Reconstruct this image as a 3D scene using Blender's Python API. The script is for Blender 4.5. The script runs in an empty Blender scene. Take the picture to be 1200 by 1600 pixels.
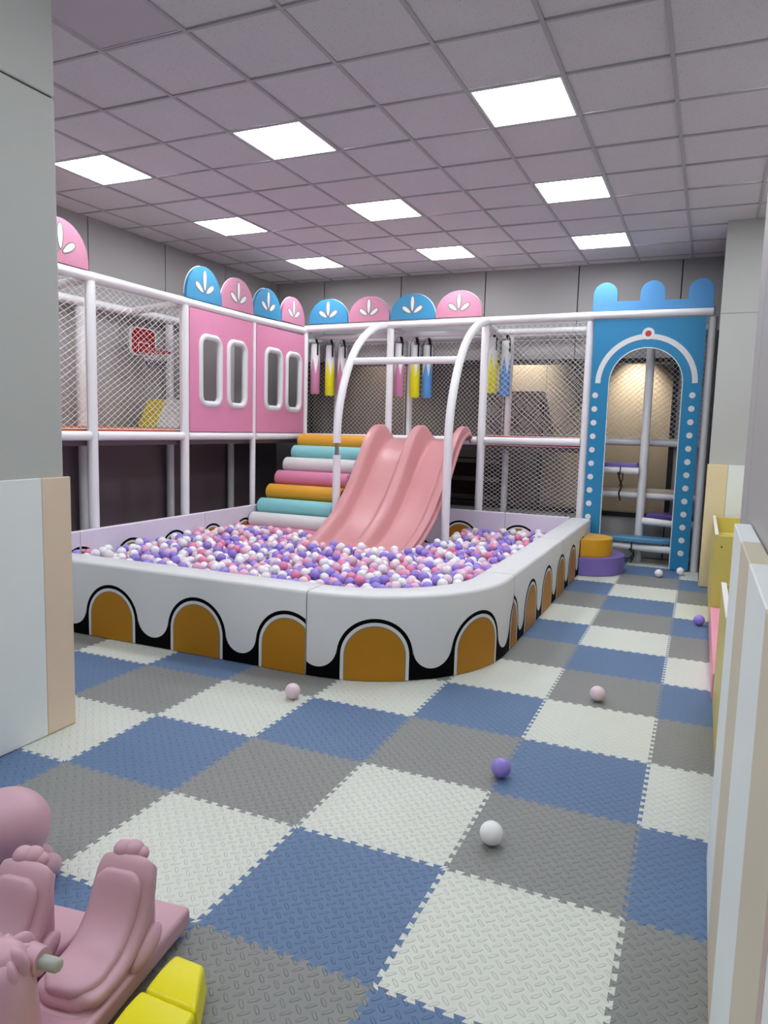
import bpy, bmesh, math, random
from mathutils import Vector, Matrix
from mathutils.geometry import tessellate_polygon
S = bpy.context.scene
C = S.collection
PI = math.pi
R_ = random.Random(7)

# ------------------------------------------------------------------ camera
CAM = Vector((0.7222, -2.2757, 1.5265))
yaw, pitch, roll, F_PX = 0.4106, -0.1152, 0.0272, 1129.1
fwd = Vector((-math.sin(yaw) * math.cos(pitch), math.cos(yaw) * math.cos(pitch), math.sin(pitch)))
r0 = Vector((math.cos(yaw), math.sin(yaw), 0))
u0 = r0.cross(fwd)
right = r0 * math.cos(roll) + u0 * math.sin(roll)
up = u0 * math.cos(roll) - r0 * math.sin(roll)
cd = bpy.data.cameras.new('camera')
cam = bpy.data.objects.new('camera', cd)
C.objects.link(cam)
M = Matrix((right, up, -fwd)).transposed().to_4x4()
M.translation = CAM
cam.matrix_world = M
cd.sensor_fit = 'VERTICAL'
cd.sensor_height = 36.0
cd.lens = F_PX / 1600 * 36
cd.clip_start = 0.02
S.camera = cam

# ------------------------------------------------------------------ light and exposure
w = bpy.data.worlds.new('world')
S.world = w
w.use_nodes = True
w.node_tree.nodes['Background'].inputs[0].default_value = (0.95, 0.97, 1, 1)
w.node_tree.nodes['Background'].inputs[1].default_value = 0.2
PANEL_STRENGTH = 18.5
S.view_settings.view_transform = 'Standard'
S.view_settings.look = 'None'
S.view_settings.exposure = 0.0
S.view_settings.gamma = 1.0
S.view_settings.use_curve_mapping = False
S.cycles.max_bounces = 8
S.cycles.diffuse_bounces = 5
S.cycles.transparent_max_bounces = 12
S.cycles.caustics_reflective = False
S.cycles.caustics_refractive = False


# ------------------------------------------------------------------ materials
def srgb(r, g, b):
    f = lambda c: (c / 255 / 12.92) if c / 255 <= 0.04045 else ((c / 255 + 0.055) / 1.055) ** 2.4
    return (f(r), f(g), f(b), 1)


def nodes_of(m):
    return m.node_tree.nodes, m.node_tree.links


def mat(name, col, rough=0.5, var=0.04, vscale=6, bump=0.0, bscale=40, metal=0.0, spec=0.4, coat=0.0, stretch=None, sss=0.0):
    m = bpy.data.materials.new(name)
    m.use_nodes = True
    n, l = nodes_of(m)
    b = n['Principled BSDF']
    if len(col) == 3:
        col = (*col, 1)
    b.inputs['Roughness'].default_value = rough
    b.inputs['Metallic'].default_value = metal
    b.inputs['Specular IOR Level'].default_value = spec
    b.inputs['Coat Weight'].default_value = coat
    if sss:
        b.inputs['Subsurface Weight'].default_value = sss
        b.inputs['Subsurface Radius'].default_value = (0.02, 0.012, 0.012)
    tc = n.new('ShaderNodeTexCoord')
    src = tc.outputs['Object']
    if stretch:
        mp = n.new('ShaderNodeMapping')
        mp.inputs['Scale'].default_value = stretch
        l.new(src, mp.inputs['Vector'])
        src = mp.outputs['Vector']
    nz = n.new('ShaderNodeTexNoise')
    nz.inputs['Scale'].default_value = vscale
    nz.inputs['Detail'].default_value = 4
    l.new(src, nz.inputs['Vector'])
    mx = n.new('ShaderNodeMix')
    mx.data_type = 'RGBA'
    mx.inputs['A'].default_value = tuple(c * (1 - var) for c in col[:3]) + (1,)
    mx.inputs['B'].default_value = tuple(min(1, c * (1 + var)) for c in col[:3]) + (1,)
    l.new(nz.outputs['Fac'], mx.inputs['Factor'])
    l.new(mx.outputs['Result'], b.inputs['Base Color'])
    if bump:
        nb = n.new('ShaderNodeTexNoise')
        nb.inputs['Scale'].default_value = bscale
        nb.inputs['Detail'].default_value = 3
        l.new(src, nb.inputs['Vector'])
        bp = n.new('ShaderNodeBump')
        bp.inputs['Strength'].default_value = bump
        bp.inputs['Distance'].default_value = 0.02
        l.new(nb.outputs['Fac'], bp.inputs['Height'])
        l.new(bp.outputs['Normal'], b.inputs['Normal'])
    return m


def foam_mat(name, col):
    """EVA foam: raised dashes in two crossing directions, laid diagonally to the mat."""
    m = bpy.data.materials.new(name)
    m.use_nodes = True
    n, l = nodes_of(m)
    b = n['Principled BSDF']
    b.inputs['Roughness'].default_value = 0.55
    b.inputs['Specular IOR Level'].default_value = 0.35

    def math_(op, a, bb=None, c=None):
        x = n.new('ShaderNodeMath')
        x.operation = op
        for k, v in enumerate((a, bb, c)):
            if v is None:
                continue
            if isinstance(v, (int, float)):
                x.inputs[k].default_value = v
            else:
                l.new(v, x.inputs[k])
        return x.outputs[0]
    tc = n.new('ShaderNodeTexCoord')
    mp = n.new('ShaderNodeMapping')
    mp.inputs['Rotation'].default_value = (0, 0, PI / 4)
    mp.inputs['Scale'].default_value = (29, 29, 29)
    l.new(tc.outputs['Object'], mp.inputs['Vector'])
    sp = n.new('ShaderNodeSeparateXYZ')
    l.new(mp.outputs['Vector'], sp.inputs[0])
    X, Y = sp.outputs[0], sp.outputs[1]
    cx, cy = math_('FLOOR', X), math_('FLOOR', Y)
    par = math_('FLOORED_MODULO', math_('ADD', cx, cy), 2)
    fx = math_('SUBTRACT', math_('SUBTRACT', X, cx), 0.5)
    fy = math_('SUBTRACT', math_('SUBTRACT', Y, cy), 0.5)
    inv = math_('SUBTRACT', 1, par)
    U = math_('ADD', math_('MULTIPLY', fx, par), math_('MULTIPLY', fy, inv))
    V = math_('ADD', math_('MULTIPLY', fy, par), math_('MULTIPLY', fx, inv))
    d = math_('ADD', math_('POWER', math_('DIVIDE', math_('ABSOLUTE', U), 0.56), 2),
              math_('POWER', math_('DIVIDE', math_('ABSOLUTE', V), 0.17), 2))
    ss = n.new('ShaderNodeMapRange')
    ss.interpolation_type = 'SMOOTHSTEP'
    ss.inputs['From Min'].default_value = 1.15
    ss.inputs['From Max'].default_value = 0.35
    l.new(d, ss.inputs['Value'])
    bp = n.new('ShaderNodeBump')
    bp.inputs['Strength'].default_value = 0.75
    bp.inputs['Distance'].default_value = 0.005
    l.new(ss.outputs[0], bp.inputs['Height'])
    l.new(bp.outputs['Normal'], b.inputs['Normal'])
    nz = n.new('ShaderNodeTexNoise')
    nz.inputs['Scale'].default_value = 2.2
    nz.inputs['Detail'].default_value = 5
    l.new(tc.outputs['Object'], nz.inputs['Vector'])
    mx = n.new('ShaderNodeMix')
    mx.data_type = 'RGBA'
    mx.inputs['A'].default_value = tuple(c * 0.92 for c in col) + (1,)
    mx.inputs['B'].default_value = tuple(min(1, c * 1.06) for c in col) + (1,)
    l.new(nz.outputs['Fac'], mx.inputs['Factor'])
    l.new(mx.outputs['Result'], b.inputs['Base Color'])
    return m


def ceiling_mat(name, col):
    """Mineral fibre tile: sparse dark pin holes."""
    m = mat(name, col, rough=0.9, var=0.03, vscale=3, spec=0.2)
    n, l = nodes_of(m)
    b = n['Principled BSDF']
    old = b.inputs['Base Color'].links[0].from_socket
    tc = n.new('ShaderNodeTexCoord')
    v = n.new('ShaderNodeTexVoronoi')
    v.inputs['Scale'].default_value = 75
    l.new(tc.outputs['Object'], v.inputs['Vector'])
    mr = n.new('ShaderNodeMapRange')
    mr.inputs['From Min'].default_value = 0.12
    mr.inputs['From Max'].default_value = 0.24
    l.new(v.outputs['Distance'], mr.inputs['Value'])
    # only some cells carry a hole
    mr2 = n.new('ShaderNodeMath')
    mr2.operation = 'GREATER_THAN'
    mr2.inputs[1].default_value = 0.55
    sc = n.new('ShaderNodeSeparateColor')
    l.new(v.outputs['Color'], sc.inputs[0])
    l.new(sc.outputs[0], mr2.inputs[0])
    mxx = n.new('ShaderNodeMath')
    mxx.operation = 'MAXIMUM'
    l.new(mr.outputs[0], mxx.inputs[0])
    l.new(mr2.outputs[0], mxx.inputs[1])
    mx = n.new('ShaderNodeMix')
    mx.data_type = 'RGBA'
    mx.inputs['A'].default_value = tuple(c * 0.45 for c in col[:3]) + (1,)
    l.new(old, mx.inputs['B'])
    l.new(mxx.outputs[0], mx.inputs['Factor'])
    l.new(mx.outputs['Result'], b.inputs['Base Color'])
    return m


def wood_mat(name, c1, c2, rough=0.5, stretch=(14, 14, 1.0)):
    m = mat(name, c1, rough=rough)
    n, l = nodes_of(m)
    b = n['Principled BSDF']
    mx = b.inputs['Base Color'].links[0].from_node
    mx.inputs['A'].default_value = (*c1, 1)
    mx.inputs['B'].default_value = (*c2, 1)
    nz = mx.inputs['Factor'].links[0].from_node
    nz.inputs['Scale'].default_value = 3
    mp = n.new('ShaderNodeMapping')
    mp.inputs['Scale'].default_value = stretch
    tc = n.new('ShaderNodeTexCoord')
    l.new(tc.outputs['Object'], mp.inputs['Vector'])
    l.new(mp.outputs['Vector'], nz.inputs['Vector'])
    return m


def emit_mat(name, col, strength):
    m = bpy.data.materials.new(name)
    m.use_nodes = True
    n, l = nodes_of(m)
    b = n['Principled BSDF']
    b.inputs['Base Color'].default_value = (0.8, 0.8, 0.8, 1)
    b.inputs['Emission Color'].default_value = (*col, 1)
    b.inputs['Emission Strength'].default_value = strength
    return m


def glass_mat(name):
    m = bpy.data.materials.new(name)
    m.use_nodes = True
    n, l = nodes_of(m)
    out = n['Material Output']
    n.remove(n['Principled BSDF'])
    t = n.new('ShaderNodeBsdfTransparent')
    t.inputs[0].default_value = (0.86, 0.88, 0.87, 1)
    g = n.new('ShaderNodeBsdfGlossy')
    g.inputs['Roughness'].default_value = 0.02
    fr = n.new('ShaderNodeFresnel')
    fr.inputs['IOR'].default_value = 1.45
    mx = n.new('ShaderNodeMixShader')
    l.new(fr.outputs[0], mx.inputs[0])
    l.new(t.outputs[0], mx.inputs[1])
    l.new(g.outputs[0], mx.inputs[2])
    l.new(mx.outputs[0], out.inputs['Surface'])
    return m


MT = dict(
    foam_white=foam_mat('foam_white', (0.66, 0.685, 0.625)),
    foam_grey=foam_mat('foam_grey', (0.245, 0.25, 0.245)),
    foam_blue=foam_mat('foam_blue', (0.115, 0.19, 0.335)),
    ceil=ceiling_mat('ceiling_tile', (0.69, 0.668, 0.69, 1)),
    ceil_smooth=mat('ceiling_smooth', (0.56, 0.51, 0.56), rough=0.7),
    tbar=mat('ceiling_tbar', (0.46, 0.445, 0.465), rough=0.5, var=0.01),
    wall=mat('wall_laminate', (0.42, 0.405, 0.40), rough=0.55, var=0.02, vscale=2),
    wall_dark=mat('wall_joint', (0.03, 0.03, 0.03), rough=0.8),
    pillar=mat('pillar_paint', (0.50, 0.51, 0.49), rough=0.6, var=0.02, vscale=3, bump=0.03, bscale=60),
    soffit=mat('dark_mauve', (0.165, 0.125, 0.14), rough=0.35, var=0.1, vscale=1.5),  # dark mauve; on the left wall it carries the deck's shade
    pad_white=mat('pad_white', (0.84, 0.89, 0.88), rough=0.5, var=0.02),
    pad_beige=mat('pad_beige', (0.80, 0.64, 0.49), rough=0.5, var=0.05, vscale=5),
    pad_sand=mat('pad_sand', (0.66, 0.59, 0.45), rough=0.5, var=0.04, vscale=4),
    pad_yellowish=mat('pad_straw', (0.82, 0.69, 0.43), rough=0.5, var=0.03),
    pad_pinkish=mat('pad_pinkish', (0.55, 0.40, 0.36), rough=0.5, var=0.03),
    vinyl_white=mat('vinyl_white', (0.74, 0.75, 0.76), rough=0.38, var=0.02, vscale=3, bump=0.12, bscale=9),
    vinyl_lilac=mat('vinyl_lilac', (0.76, 0.71, 0.82), rough=0.4, var=0.02, bump=0.12, bscale=9),
    vinyl_black=mat('vinyl_black', (0.002, 0.002, 0.003), rough=0.6, var=0.05, spec=0.06),
    vinyl_gold=mat('vinyl_gold', (0.46, 0.205, 0.010), rough=0.45, spec=0.25, var=0.05, vscale=4, bump=0.08, bscale=8),
    vinyl_greyline=mat('vinyl_greyline', (0.20, 0.19, 0.18), rough=0.4),
    vinyl_pink=mat('vinyl_pink', (0.76, 0.28, 0.45), rough=0.4, var=0.03, vscale=3, bump=0.08, bscale=7),
    scal_pink=mat('scallop_pink', (0.56, 0.225, 0.33), rough=0.45, var=0.05, vscale=6, bump=0.3, bscale=7),
    scal_blue=mat('scallop_blue', (0.045, 0.26, 0.47), rough=0.45, var=0.05, vscale=6, bump=0.3, bscale=7),
    castle=mat('castle_blue', (0.022, 0.235, 0.47), rough=0.38, var=0.04, vscale=3, bump=0.06, bscale=6),
    castle_light=mat('castle_lightblue', (0.11, 0.34, 0.68), rough=0.55, spec=0.25, var=0.03, bump=0.05, bscale=6),
    pipe=mat('pipe_foam_white', (0.86, 0.85, 0.87), rough=0.42, var=0.02, vscale=9, bump=0.10, bscale=18),
    net=mat('net_rope', (0.86, 0.84, 0.82), rough=0.8),
    metal=mat('grey_metal', (0.35, 0.35, 0.36), rough=0.35, metal=0.8),
    slide=mat('slide_plastic', (0.615, 0.285, 0.295), rough=0.33, var=0.03, vscale=2.5, spec=0.45),
    rol_orange=mat('roller_orange', (0.76, 0.37, 0.035), rough=0.4, bump=0.06, bscale=12),
    rol_cyan=mat('roller_cyan', (0.25, 0.60, 0.62), rough=0.4, bump=0.06, bscale=12),
    rol_white=mat('roller_white', (0.70, 0.70, 0.69), rough=0.45, var=0.08, vscale=12, bump=0.06, bscale=12),
    rol_pink=mat('roller_pink', (0.68, 0.23, 0.38), rough=0.4, bump=0.06, bscale=12),
    rol_cap=mat('roller_end_red', (0.20, 0.01, 0.03), rough=0.5),
    dark=mat('dark_fabric', (0.02, 0.018, 0.02), rough=0.8),
    strap=mat('strap_black', (0.012, 0.012, 0.012), rough=0.7),
    bag_white=mat('bag_white', (0.78, 0.78, 0.80), rough=0.4),
    bag_pink=mat('bag_pink', (0.62, 0.25, 0.42), rough=0.4),
    bag_yellow=mat('bag_yellow', (0.85, 0.80, 0.02), rough=0.4),
    bag_blue=mat('bag_blue', (0.12, 0.36, 0.80), rough=0.4),
    mat_orange=mat('deck_orange', (0.66, 0.15, 0.05), rough=0.6),
    mat_red=mat('deck_red', (0.55, 0.02, 0.05), rough=0.6),
    yellow_pad=mat('ramp_yellow', (0.78, 0.64, 0.05), rough=0.5),
    red=mat('board_red', (0.42, 0.008, 0.012), rough=0.35),
    rim_red=mat('rim_red', (0.55, 0.03, 0.05), rough=0.4),
    net_navy=mat('net_navy', (0.03, 0.03, 0.11), rough=0.8),
    orange_mark=mat('orange_mark', (0.65, 0.10, 0.02), rough=0.5),
    purple=mat('purple_vinyl', (0.22, 0.16, 0.52), rough=0.4, bump=0.06, bscale=8),
    purple_dark=mat('purple_dark', (0.09, 0.05, 0.26), rough=0.45),
    step_blue=mat('step_blue', (0.10, 0.30, 0.50), rough=0.4),
    step_tan=mat('step_tan', (0.55, 0.44, 0.36), rough=0.5),
    gold_step=mat('gold_step', (0.74, 0.38, 0.02), rough=0.38, bump=0.05, bscale=8),
    toy=mat('toy_pink', (0.60, 0.36, 0.43), rough=0.38, var=0.02, vscale=2, spec=0.45),
    toy_rear=mat('toy_pink_matte', (0.58, 0.35, 0.42), rough=0.4, var=0.02),
    toy_grey=mat('toy_handle', (0.42, 0.43, 0.38), rough=0.45),
    toy_yellow=mat('toy_yellow', (0.80, 0.72, 0.005), rough=0.38, var=0.03),
    sticker_navy=mat('sticker_navy', (0.01, 0.012, 0.03), rough=0.4),
    sticker_yellow=mat('sticker_yellow', (0.75, 0.55, 0.02), rough=0.4),
    cab_yellow=mat('cabinet_yellow', (0.66, 0.55, 0.14), rough=0.4, var=0.03),
    cab_bright=mat('cabinet_inside', (0.78, 0.72, 0.18), rough=0.4),
    cab_pink=mat('block_pink', (0.80, 0.33, 0.43), rough=0.45),
    white_edge=mat('white_edge', (0.8, 0.78, 0.78), rough=0.4),
    frame_black=mat('frame_black', (0.012, 0.012, 0.012), rough=0.4),
    glass=glass_mat('window_glass'),
    hall_beige=wood_mat('hall_wood', (0.54, 0.45, 0.36), (0.57, 0.48, 0.39)),
    hall_dark=mat('hall_darkwall', (0.22, 0.19, 0.165), rough=0.5, var=0.2, vscale=3),
    hall_floor=mat('hall_floor', (0.14, 0.13, 0.12), rough=0.3),
    hall_black=mat('hall_black', (0.015, 0.015, 0.016), rough=0.4),
    hall_shelf=mat('hall_shelf', (0.20, 0.18, 0.16), rough=0.5),
    led=emit_mat('led_diffuser', (0.93, 0.97, 1.0), PANEL_STRENGTH),
    led_frame=mat('led_frame', (0.75, 0.75, 0.76), rough=0.4),
    ball_white=mat('ball_white', (0.90, 0.90, 0.91), rough=0.3, var=0.01),
    ball_purple=mat('ball_purple', (0.33, 0.25, 0.72), rough=0.3, var=0.02),
    ball_pink=mat('ball_pink', (0.80, 0.26, 0.42), rough=0.3, var=0.02),
    ball_rose=mat('ball_rose', (0.84, 0.48, 0.62), rough=0.3, var=0.02),
    ball_pale=mat('ball_pale', (0.84, 0.66, 0.73), rough=0.3, var=0.02),
)


# ------------------------------------------------------------------ mesh helpers
class MB:
    def __init__(s):
        s.v, s.f, s.m = [], [], []

    def add(s, vs, fs, mi=0):
        o = len(s.v)
        s.v += [tuple(x) for x in vs]
        for f in fs:
            s.f.append([i + o for i in f])
            s.m.append(mi)
        return s

    def box(s, x0, x1, y0, y1, z0, z1, mi=0):
        return s.add([(x, y, z) for z in (z0, z1) for y in (y0, y1) for x in (x0, x1)],
                     [(0, 2, 3, 1), (4, 5, 7, 6), (0, 1, 5, 4), (2, 6, 7, 3), (0, 4, 6, 2), (1, 3, 7, 5)], mi)

    def tube(s, pts, r, seg=12, mi=0, closed=False, caps=True):
        pts = [Vector(p) for p in pts]
        rs = r if isinstance(r, (list, tuple)) else [r] * len(pts)
        n = len(pts)
        vs, prev = [], None
        for i, p in enumerate(pts):
            a = pts[(i - 1) % n] if (closed or i > 0) else p
            b = pts[(i + 1) % n] if (closed or i < n - 1) else p
            t = (b - a).normalized()
            if prev is None:
                ref = Vector((0, 0, 1)) if abs(t.z) < 0.9 else Vector((1, 0, 0))
                nx = t.cross(ref).normalized()
            else:
                nx = (prev - t * prev.dot(t)).normalized()
            prev = nx
            ny = t.cross(nx)
            for k in range(seg):
                an = 2 * PI * k / seg
                vs.append(p + (nx * math.cos(an) + ny * math.sin(an)) * rs[i])
        fs = []
        for i in range(n if closed else n - 1):
            j = (i + 1) % n
            for k in range(seg):
                q = (k + 1) % seg
                fs.append((i * seg + k, i * seg + q, j * seg + q, j * seg + k))
        if caps and not closed:
            fs.append(tuple(range(seg))[::-1])
            fs.append(tuple((n - 1) * seg + k for k in range(seg)))
        return s.add(vs, fs, mi)

    def ell(s, c, rad, mi=0, nu=20, nv=12, rot=None):
        vs, fs = [], []
        c = Vector(c)
        for j in range(nv + 1):
            th = PI * j / nv
            for i in range(nu):
                ph = 2 * PI * i / nu
                p = Vector((rad[0] * math.sin(th) * math.cos(ph), rad[1] * math.sin(th) * math.sin(ph), rad[2] * math.cos(th)))
                vs.append(c + (rot @ p if rot else p))
        for j in range(nv):
            for i in range(nu):
                q = (i + 1) % nu
                fs.append((j * nu + i, (j + 1) * nu + i, (j + 1) * nu + q, j * nu + q))
        return s.add(vs, fs, mi)

    def loft(s, rings, mi=0, caps=True):
        n = len(rings[0])
        vs = [p for r in rings for p in r]
        fs = []
        for i in range(len(rings) - 1):
            for k in range(n):
                q = (k + 1) % n
                fs.append((i * n + k, i * n + q, (i + 1) * n + q, (i + 1) * n + k))
        if caps:
            fs.append(tuple(range(n))[::-1])
            fs.append(tuple((len(rings) - 1) * n + k for k in range(n)))
        return s.add(vs, fs, mi)

    def prism(s, loops, fn, d0, d1, mi=0, mside=None):
        """loops: outer outline and holes in (a, b); fn(a, b, d) gives the point."""
        mside = mi if mside is None else mside
        tris = tessellate_polygon([[Vector((a, b, 0)) for a, b in lp] for lp in loops])
        flat = [p for lp in loops for p in lp]
        n = len(flat)
        vs = [fn(a, b, d1) for a, b in flat] + [fn(a, b, d0) for a, b in flat]
        s.add(vs, [tuple(t) for t in tris] + [tuple(i + n for i in t)[::-1] for t in tris], mi)
        o = 0
        fs = []
        for lp in loops:
            k = len(lp)
            for i in range(k):
                j = (i + 1) % k
                fs.append((o + i, o + j, n + o + j, n + o + i))
            o += k
        s.add(vs, fs, mside)
        return s

    def flat(s, loop, fn, d, mi=0):
        tris = tessellate_polygon([[Vector((a, b, 0)) for a, b in loop]])
        return s.add([fn(a, b, d) for a, b in loop], [tuple(t) for t in tris], mi)

    def build(s, name, mats, parent=None, bevel=0, seg=2, smooth=40, fix=True):
        me = bpy.data.meshes.new(name)
        off = Vector((0, 0, 0))
        q = parent
        while q is not None:
            off += q.location
            q = q.parent
        me.from_pydata([tuple(Vector(p) - off) for p in s.v], [], s.f)
        if isinstance(mats, str):
            mats = [mats]
        for k in mats:
            me.materials.append(MT[k])
        me.polygons.foreach_set('material_index', s.m)
        if fix:
            bm = bmesh.new()
            bm.from_mesh(me)
            bmesh.ops.remove_doubles(bm, verts=bm.verts, dist=1e-5)
            bmesh.ops.recalc_face_normals(bm, faces=bm.faces)
            bm.to_mesh(me)
            bm.free()
        if smooth:
            me.polygons.foreach_set('use_smooth', [True] * len(me.polygons))
            me.set_sharp_from_angle(angle=math.radians(smooth))
        o = bpy.data.objects.new(name, me)
        C.objects.link(o)
        if parent is not None:
            o.parent = parent
        if bevel:
            b = o.modifiers.new('bevel', 'BEVEL')
            b.width = bevel
            b.segments = seg
            b.limit_method = 'ANGLE'
            b.angle_limit = math.radians(50)
            b.harden_normals = True
        return o


def tag(o, label, cat, group=None, kind=None):
    o['label'] = label
    o['category'] = cat
    if group:
        o['group'] = group
    if kind:
        o['kind'] = kind
    return o


def thing(name, label, cat, loc=(0, 0, 0), group=None):
    o = bpy.data.objects.new(name, None)
    o.empty_display_size = 0.1
    C.objects.link(o)
    o.location = loc
    return tag(o, label, cat, group)


def struct(name, mb, mats, label=None, **k):
    o = mb.build(name, mats, **k)
    o['kind'] = 'structure'
    if label:
        o['label'] = label
    return o


def catmull(pts, n=8):
    pts = [Vector(p) for p in pts]
    out = []
    for i in range(len(pts) - 1):
        p0, p1, p2, p3 = pts[max(0, i - 1)], pts[i], pts[i + 1], pts[min(len(pts) - 1, i + 2)]
        for k in range(n):
            t = k / n
            out.append(0.5 * ((2 * p1) + (p2 - p0) * t + (2 * p0 - 5 * p1 + 4 * p2 - p3) * t * t + (3 * p1 - p0 - 3 * p2 + p3) * t ** 3))
    out.append(pts[-1])
    return out


def arc(cx, cy, r, a0, a1, n):
    return [(cx + r * math.cos(math.radians(a0 + (a1 - a0) * i / n)), cy + r * math.sin(math.radians(a0 + (a1 - a0) * i / n))) for i in range(n + 1)]


def circle(cx, cy, r, n=20):
    return [(cx + r * math.cos(2 * PI * i / n), cy + r * math.sin(2 * PI * i / n)) for i in range(n)]


def rrect(x0, x1, y0, y1, r, n=6):
    return arc(x1 - r, y0 + r, r, -90, 0, n) + arc(x1 - r, y1 - r, r, 0, 90, n) + arc(x0 + r, y1 - r, r, 90, 180, n) + arc(x0 + r, y0 + r, r, 180, 270, n)


HC = 3.6236          # ceiling height
YB = 7.30            # back wall
XL = -5.30           # left wall

# ------------------------------------------------------------------ floor: interlocking foam mats
def build_floor():
    mb = MB()
    NT, A, L = 11, 0.0085, 0.6
    p = L / NT

    def seam(i, j, horizontal):
        pts = [(0, 0)]
        sg = 1 if (i + j) % 2 else -1
        for k in range(NT):
            s0 = k * p
            dl = 0.07 * p
            pts += [(s0 + .25 * p + dl, -A * sg), (s0 + .25 * p - dl, A * sg), (s0 + .75 * p + dl, A * sg), (s0 + .75 * p - dl, -A * sg)]
        pts.append((L, 0))
        if horizontal:
            return [(i * L + s, j * L + d) for s, d in pts]
        return [(i * L + d, j * L + s) for s, d in pts]
    shift = lambda i: i if i >= 0 else -(i + 5)
    for i in range(-9, 4):
        for j in range(-4, 13):
            b = seam(i, j, True)
            r = seam(i + 1, j, False)
            t = seam(i, j + 1, True)[::-1]
            l = seam(i, j, False)[::-1]
            loop = b[:-1] + r[:-1] + t[:-1] + l[:-1]
            c = (j + shift(i)) % 3
            n0 = len(mb.v)
            mb.v += [(x, y, 0.0) for x, y in loop]
            mb.f.append(list(range(n0, n0 + len(loop))))
            mb.m.append([1, 2, 0][c])
    # ground slab below the mats
    mb.box(-5.4, 2.4, -4.4, 7.8, -0.12, -0.02, 1)
    o = struct('floor', mb, ['foam_white', 'foam_grey', 'foam_blue'], 'play room floor of interlocking white, grey and blue foam mats', smooth=0, fix=False)
    return o


build_floor()

# ------------------------------------------------------------------ ceiling grid with LED panels
gy = -0.0087


def cg(p, q, z=HC):
    return Vector((-0.1803 + 0.6 * (math.cos(gy) * p - math.sin(gy) * q), 2.2787 + 0.6 * (math.sin(gy) * p + math.cos(gy) * q), z))


LIT = {(p, q) for p in (-1, -4, -7) for q in (0, 3, 6)} | {(p, q) for p in (-1, -7, 2) for q in (-3,)} | {(p, q) for p in (-1, -4, -7, 2) for q in (-6, -9)} | {(2, 0), (2, 3)}
DARK = {(-4, -3)}


def build_ceiling():
    mb = MB()
    g, up_ = 0.0125, 0.010

    def quad(pa, pb, qa, qb, z, mi):
        mb.add([cg(pa, qa, z), cg(pb, qa, z), cg(pb, qb, z), cg(pa, qb, z)], [(0, 1, 2, 3)], mi)
    P0, P1, Q0, Q1 = -9, 4, -11, 9
    for p in range(P0, P1):
        for q in range(Q0, Q1):
            if (p, q) in LIT or (p, q) in DARK:
                continue
            h = g / 0.6
            # slightly uneven seating of each tile
            dz = R_.uniform(-0.003, 0.003)
            quad(p + h, p + 1 - h, q + h, q + 1 - h, HC + up_ + dz, 0)
    for p in range(P0, P1 + 1):
        a, b = cg(p, Q0), cg(p, Q1)
        for k in range(Q0, Q1):
            h = g / 0.6
            c = [cg(p - h, k), cg(p + h, k), cg(p + h, k + 1), cg(p - h, k + 1)]
            d = [v + Vector((0, 0, 0.03)) for v in c]
            mb.add(c + d, [(0, 1, 2, 3), (0, 4, 5, 1), (1, 5, 6, 2), (2, 6, 7, 3), (3, 7, 4, 0)], 1)
    for q in range(Q0, Q1 + 1):
        h = g / 0.6 * 0.8
        for k in range(P0, P1):
            e = g / 0.6
            c = [cg(k + e, q - h), cg(k + 1 - e, q - h), cg(k + 1 - e, q + h), cg(k + e, q + h)]
            d = [v + Vector((0, 0, 0.03)) for v in c]
            mb.add(c + d, [(0, 1, 2, 3), (0, 4, 5, 1), (2, 6, 7, 3)], 1)
    # soffit above, closes the plenum
    mb.box(-5.9, 2.7, -4.6, 7.9, HC + 0.12, HC + 0.2, 0)
    struct('ceiling', mb, ['ceil', 'tbar'], 'suspended ceiling of speckled square tiles in a metal grid', smooth=0, fix=False)


build_ceiling()
ROWN = {0: 'front row', 3: 'middle row', 6: 'back row'}
COLN = {-7: 'nearest the left wall', -4: 'in the middle of its row', -1: 'at the right end of its row'}


def led_panel(p, q, lit=True):
    c = cg(p + .5, q + .5)
    if lit and q in ROWN and p in COLN:
        lab = 'lit square ceiling light panel, %s of lights, %s' % (ROWN[q], COLN[p])
    elif lit:
        lab = 'lit square ceiling light panel overhead behind the camera side, row %s' % ('at the entrance')
    else:
        lab = 'unlit smooth square panel among speckled ceiling tiles, upper left near the pillar'
    t = thing('ceiling_light' if lit else 'ceiling_panel', lab, 'ceiling light' if lit else 'ceiling panel', c, 'square ceiling lights')
    h = 0.5 - 0.0135 / 0.6
    mb = MB()
    z0 = HC + 0.002
    a = [cg(p + .5 + sx * h, q + .5 + sy * h, z0) for sx, sy in ((-1, -1), (1, -1), (1, 1), (-1, 1))]
    b = [cg(p + .5 + sx * (h - .022), q + .5 + sy * (h - .022), z0) for sx, sy in ((-1, -1), (1, -1), (1, 1), (-1, 1))]
    ring = a + b + [v + Vector((0, 0, .03)) for v in a] + [v + Vector((0, 0, .03)) for v in b]
    fs = []
    for k in range(4):
        j = (k + 1) % 4
        fs += [(k, j, 4 + j, 4 + k), (8 + k, 12 + k, 12 + j, 8 + j), (k, 8 + k, 8 + j, j), (4 + k, 4 + j, 12 + j, 12 + k)]
    mb.add(ring, fs, 0)
    mb.build('frame', 'led_frame' if lit else 'ceil_smooth', t, smooth=0)
    mb = MB()
    lo = [v + Vector((0, 0, .004)) for v in b]
    hi = [v + Vector((0, 0, .012)) for v in b]
    mb.add(lo + hi, [(0, 3, 2, 1), (4, 5, 6, 7), (0, 1, 5, 4), (1, 2, 6, 5), (2, 3, 7, 6), (3, 0, 4, 7)], 0)
    mb.build('diffuser', 'led' if lit else 'ceil_smooth', t, smooth=0)


for pq in sorted(LIT):
    led_panel(*pq)
for pq in DARK:
    led_panel(*pq, lit=False)

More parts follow.
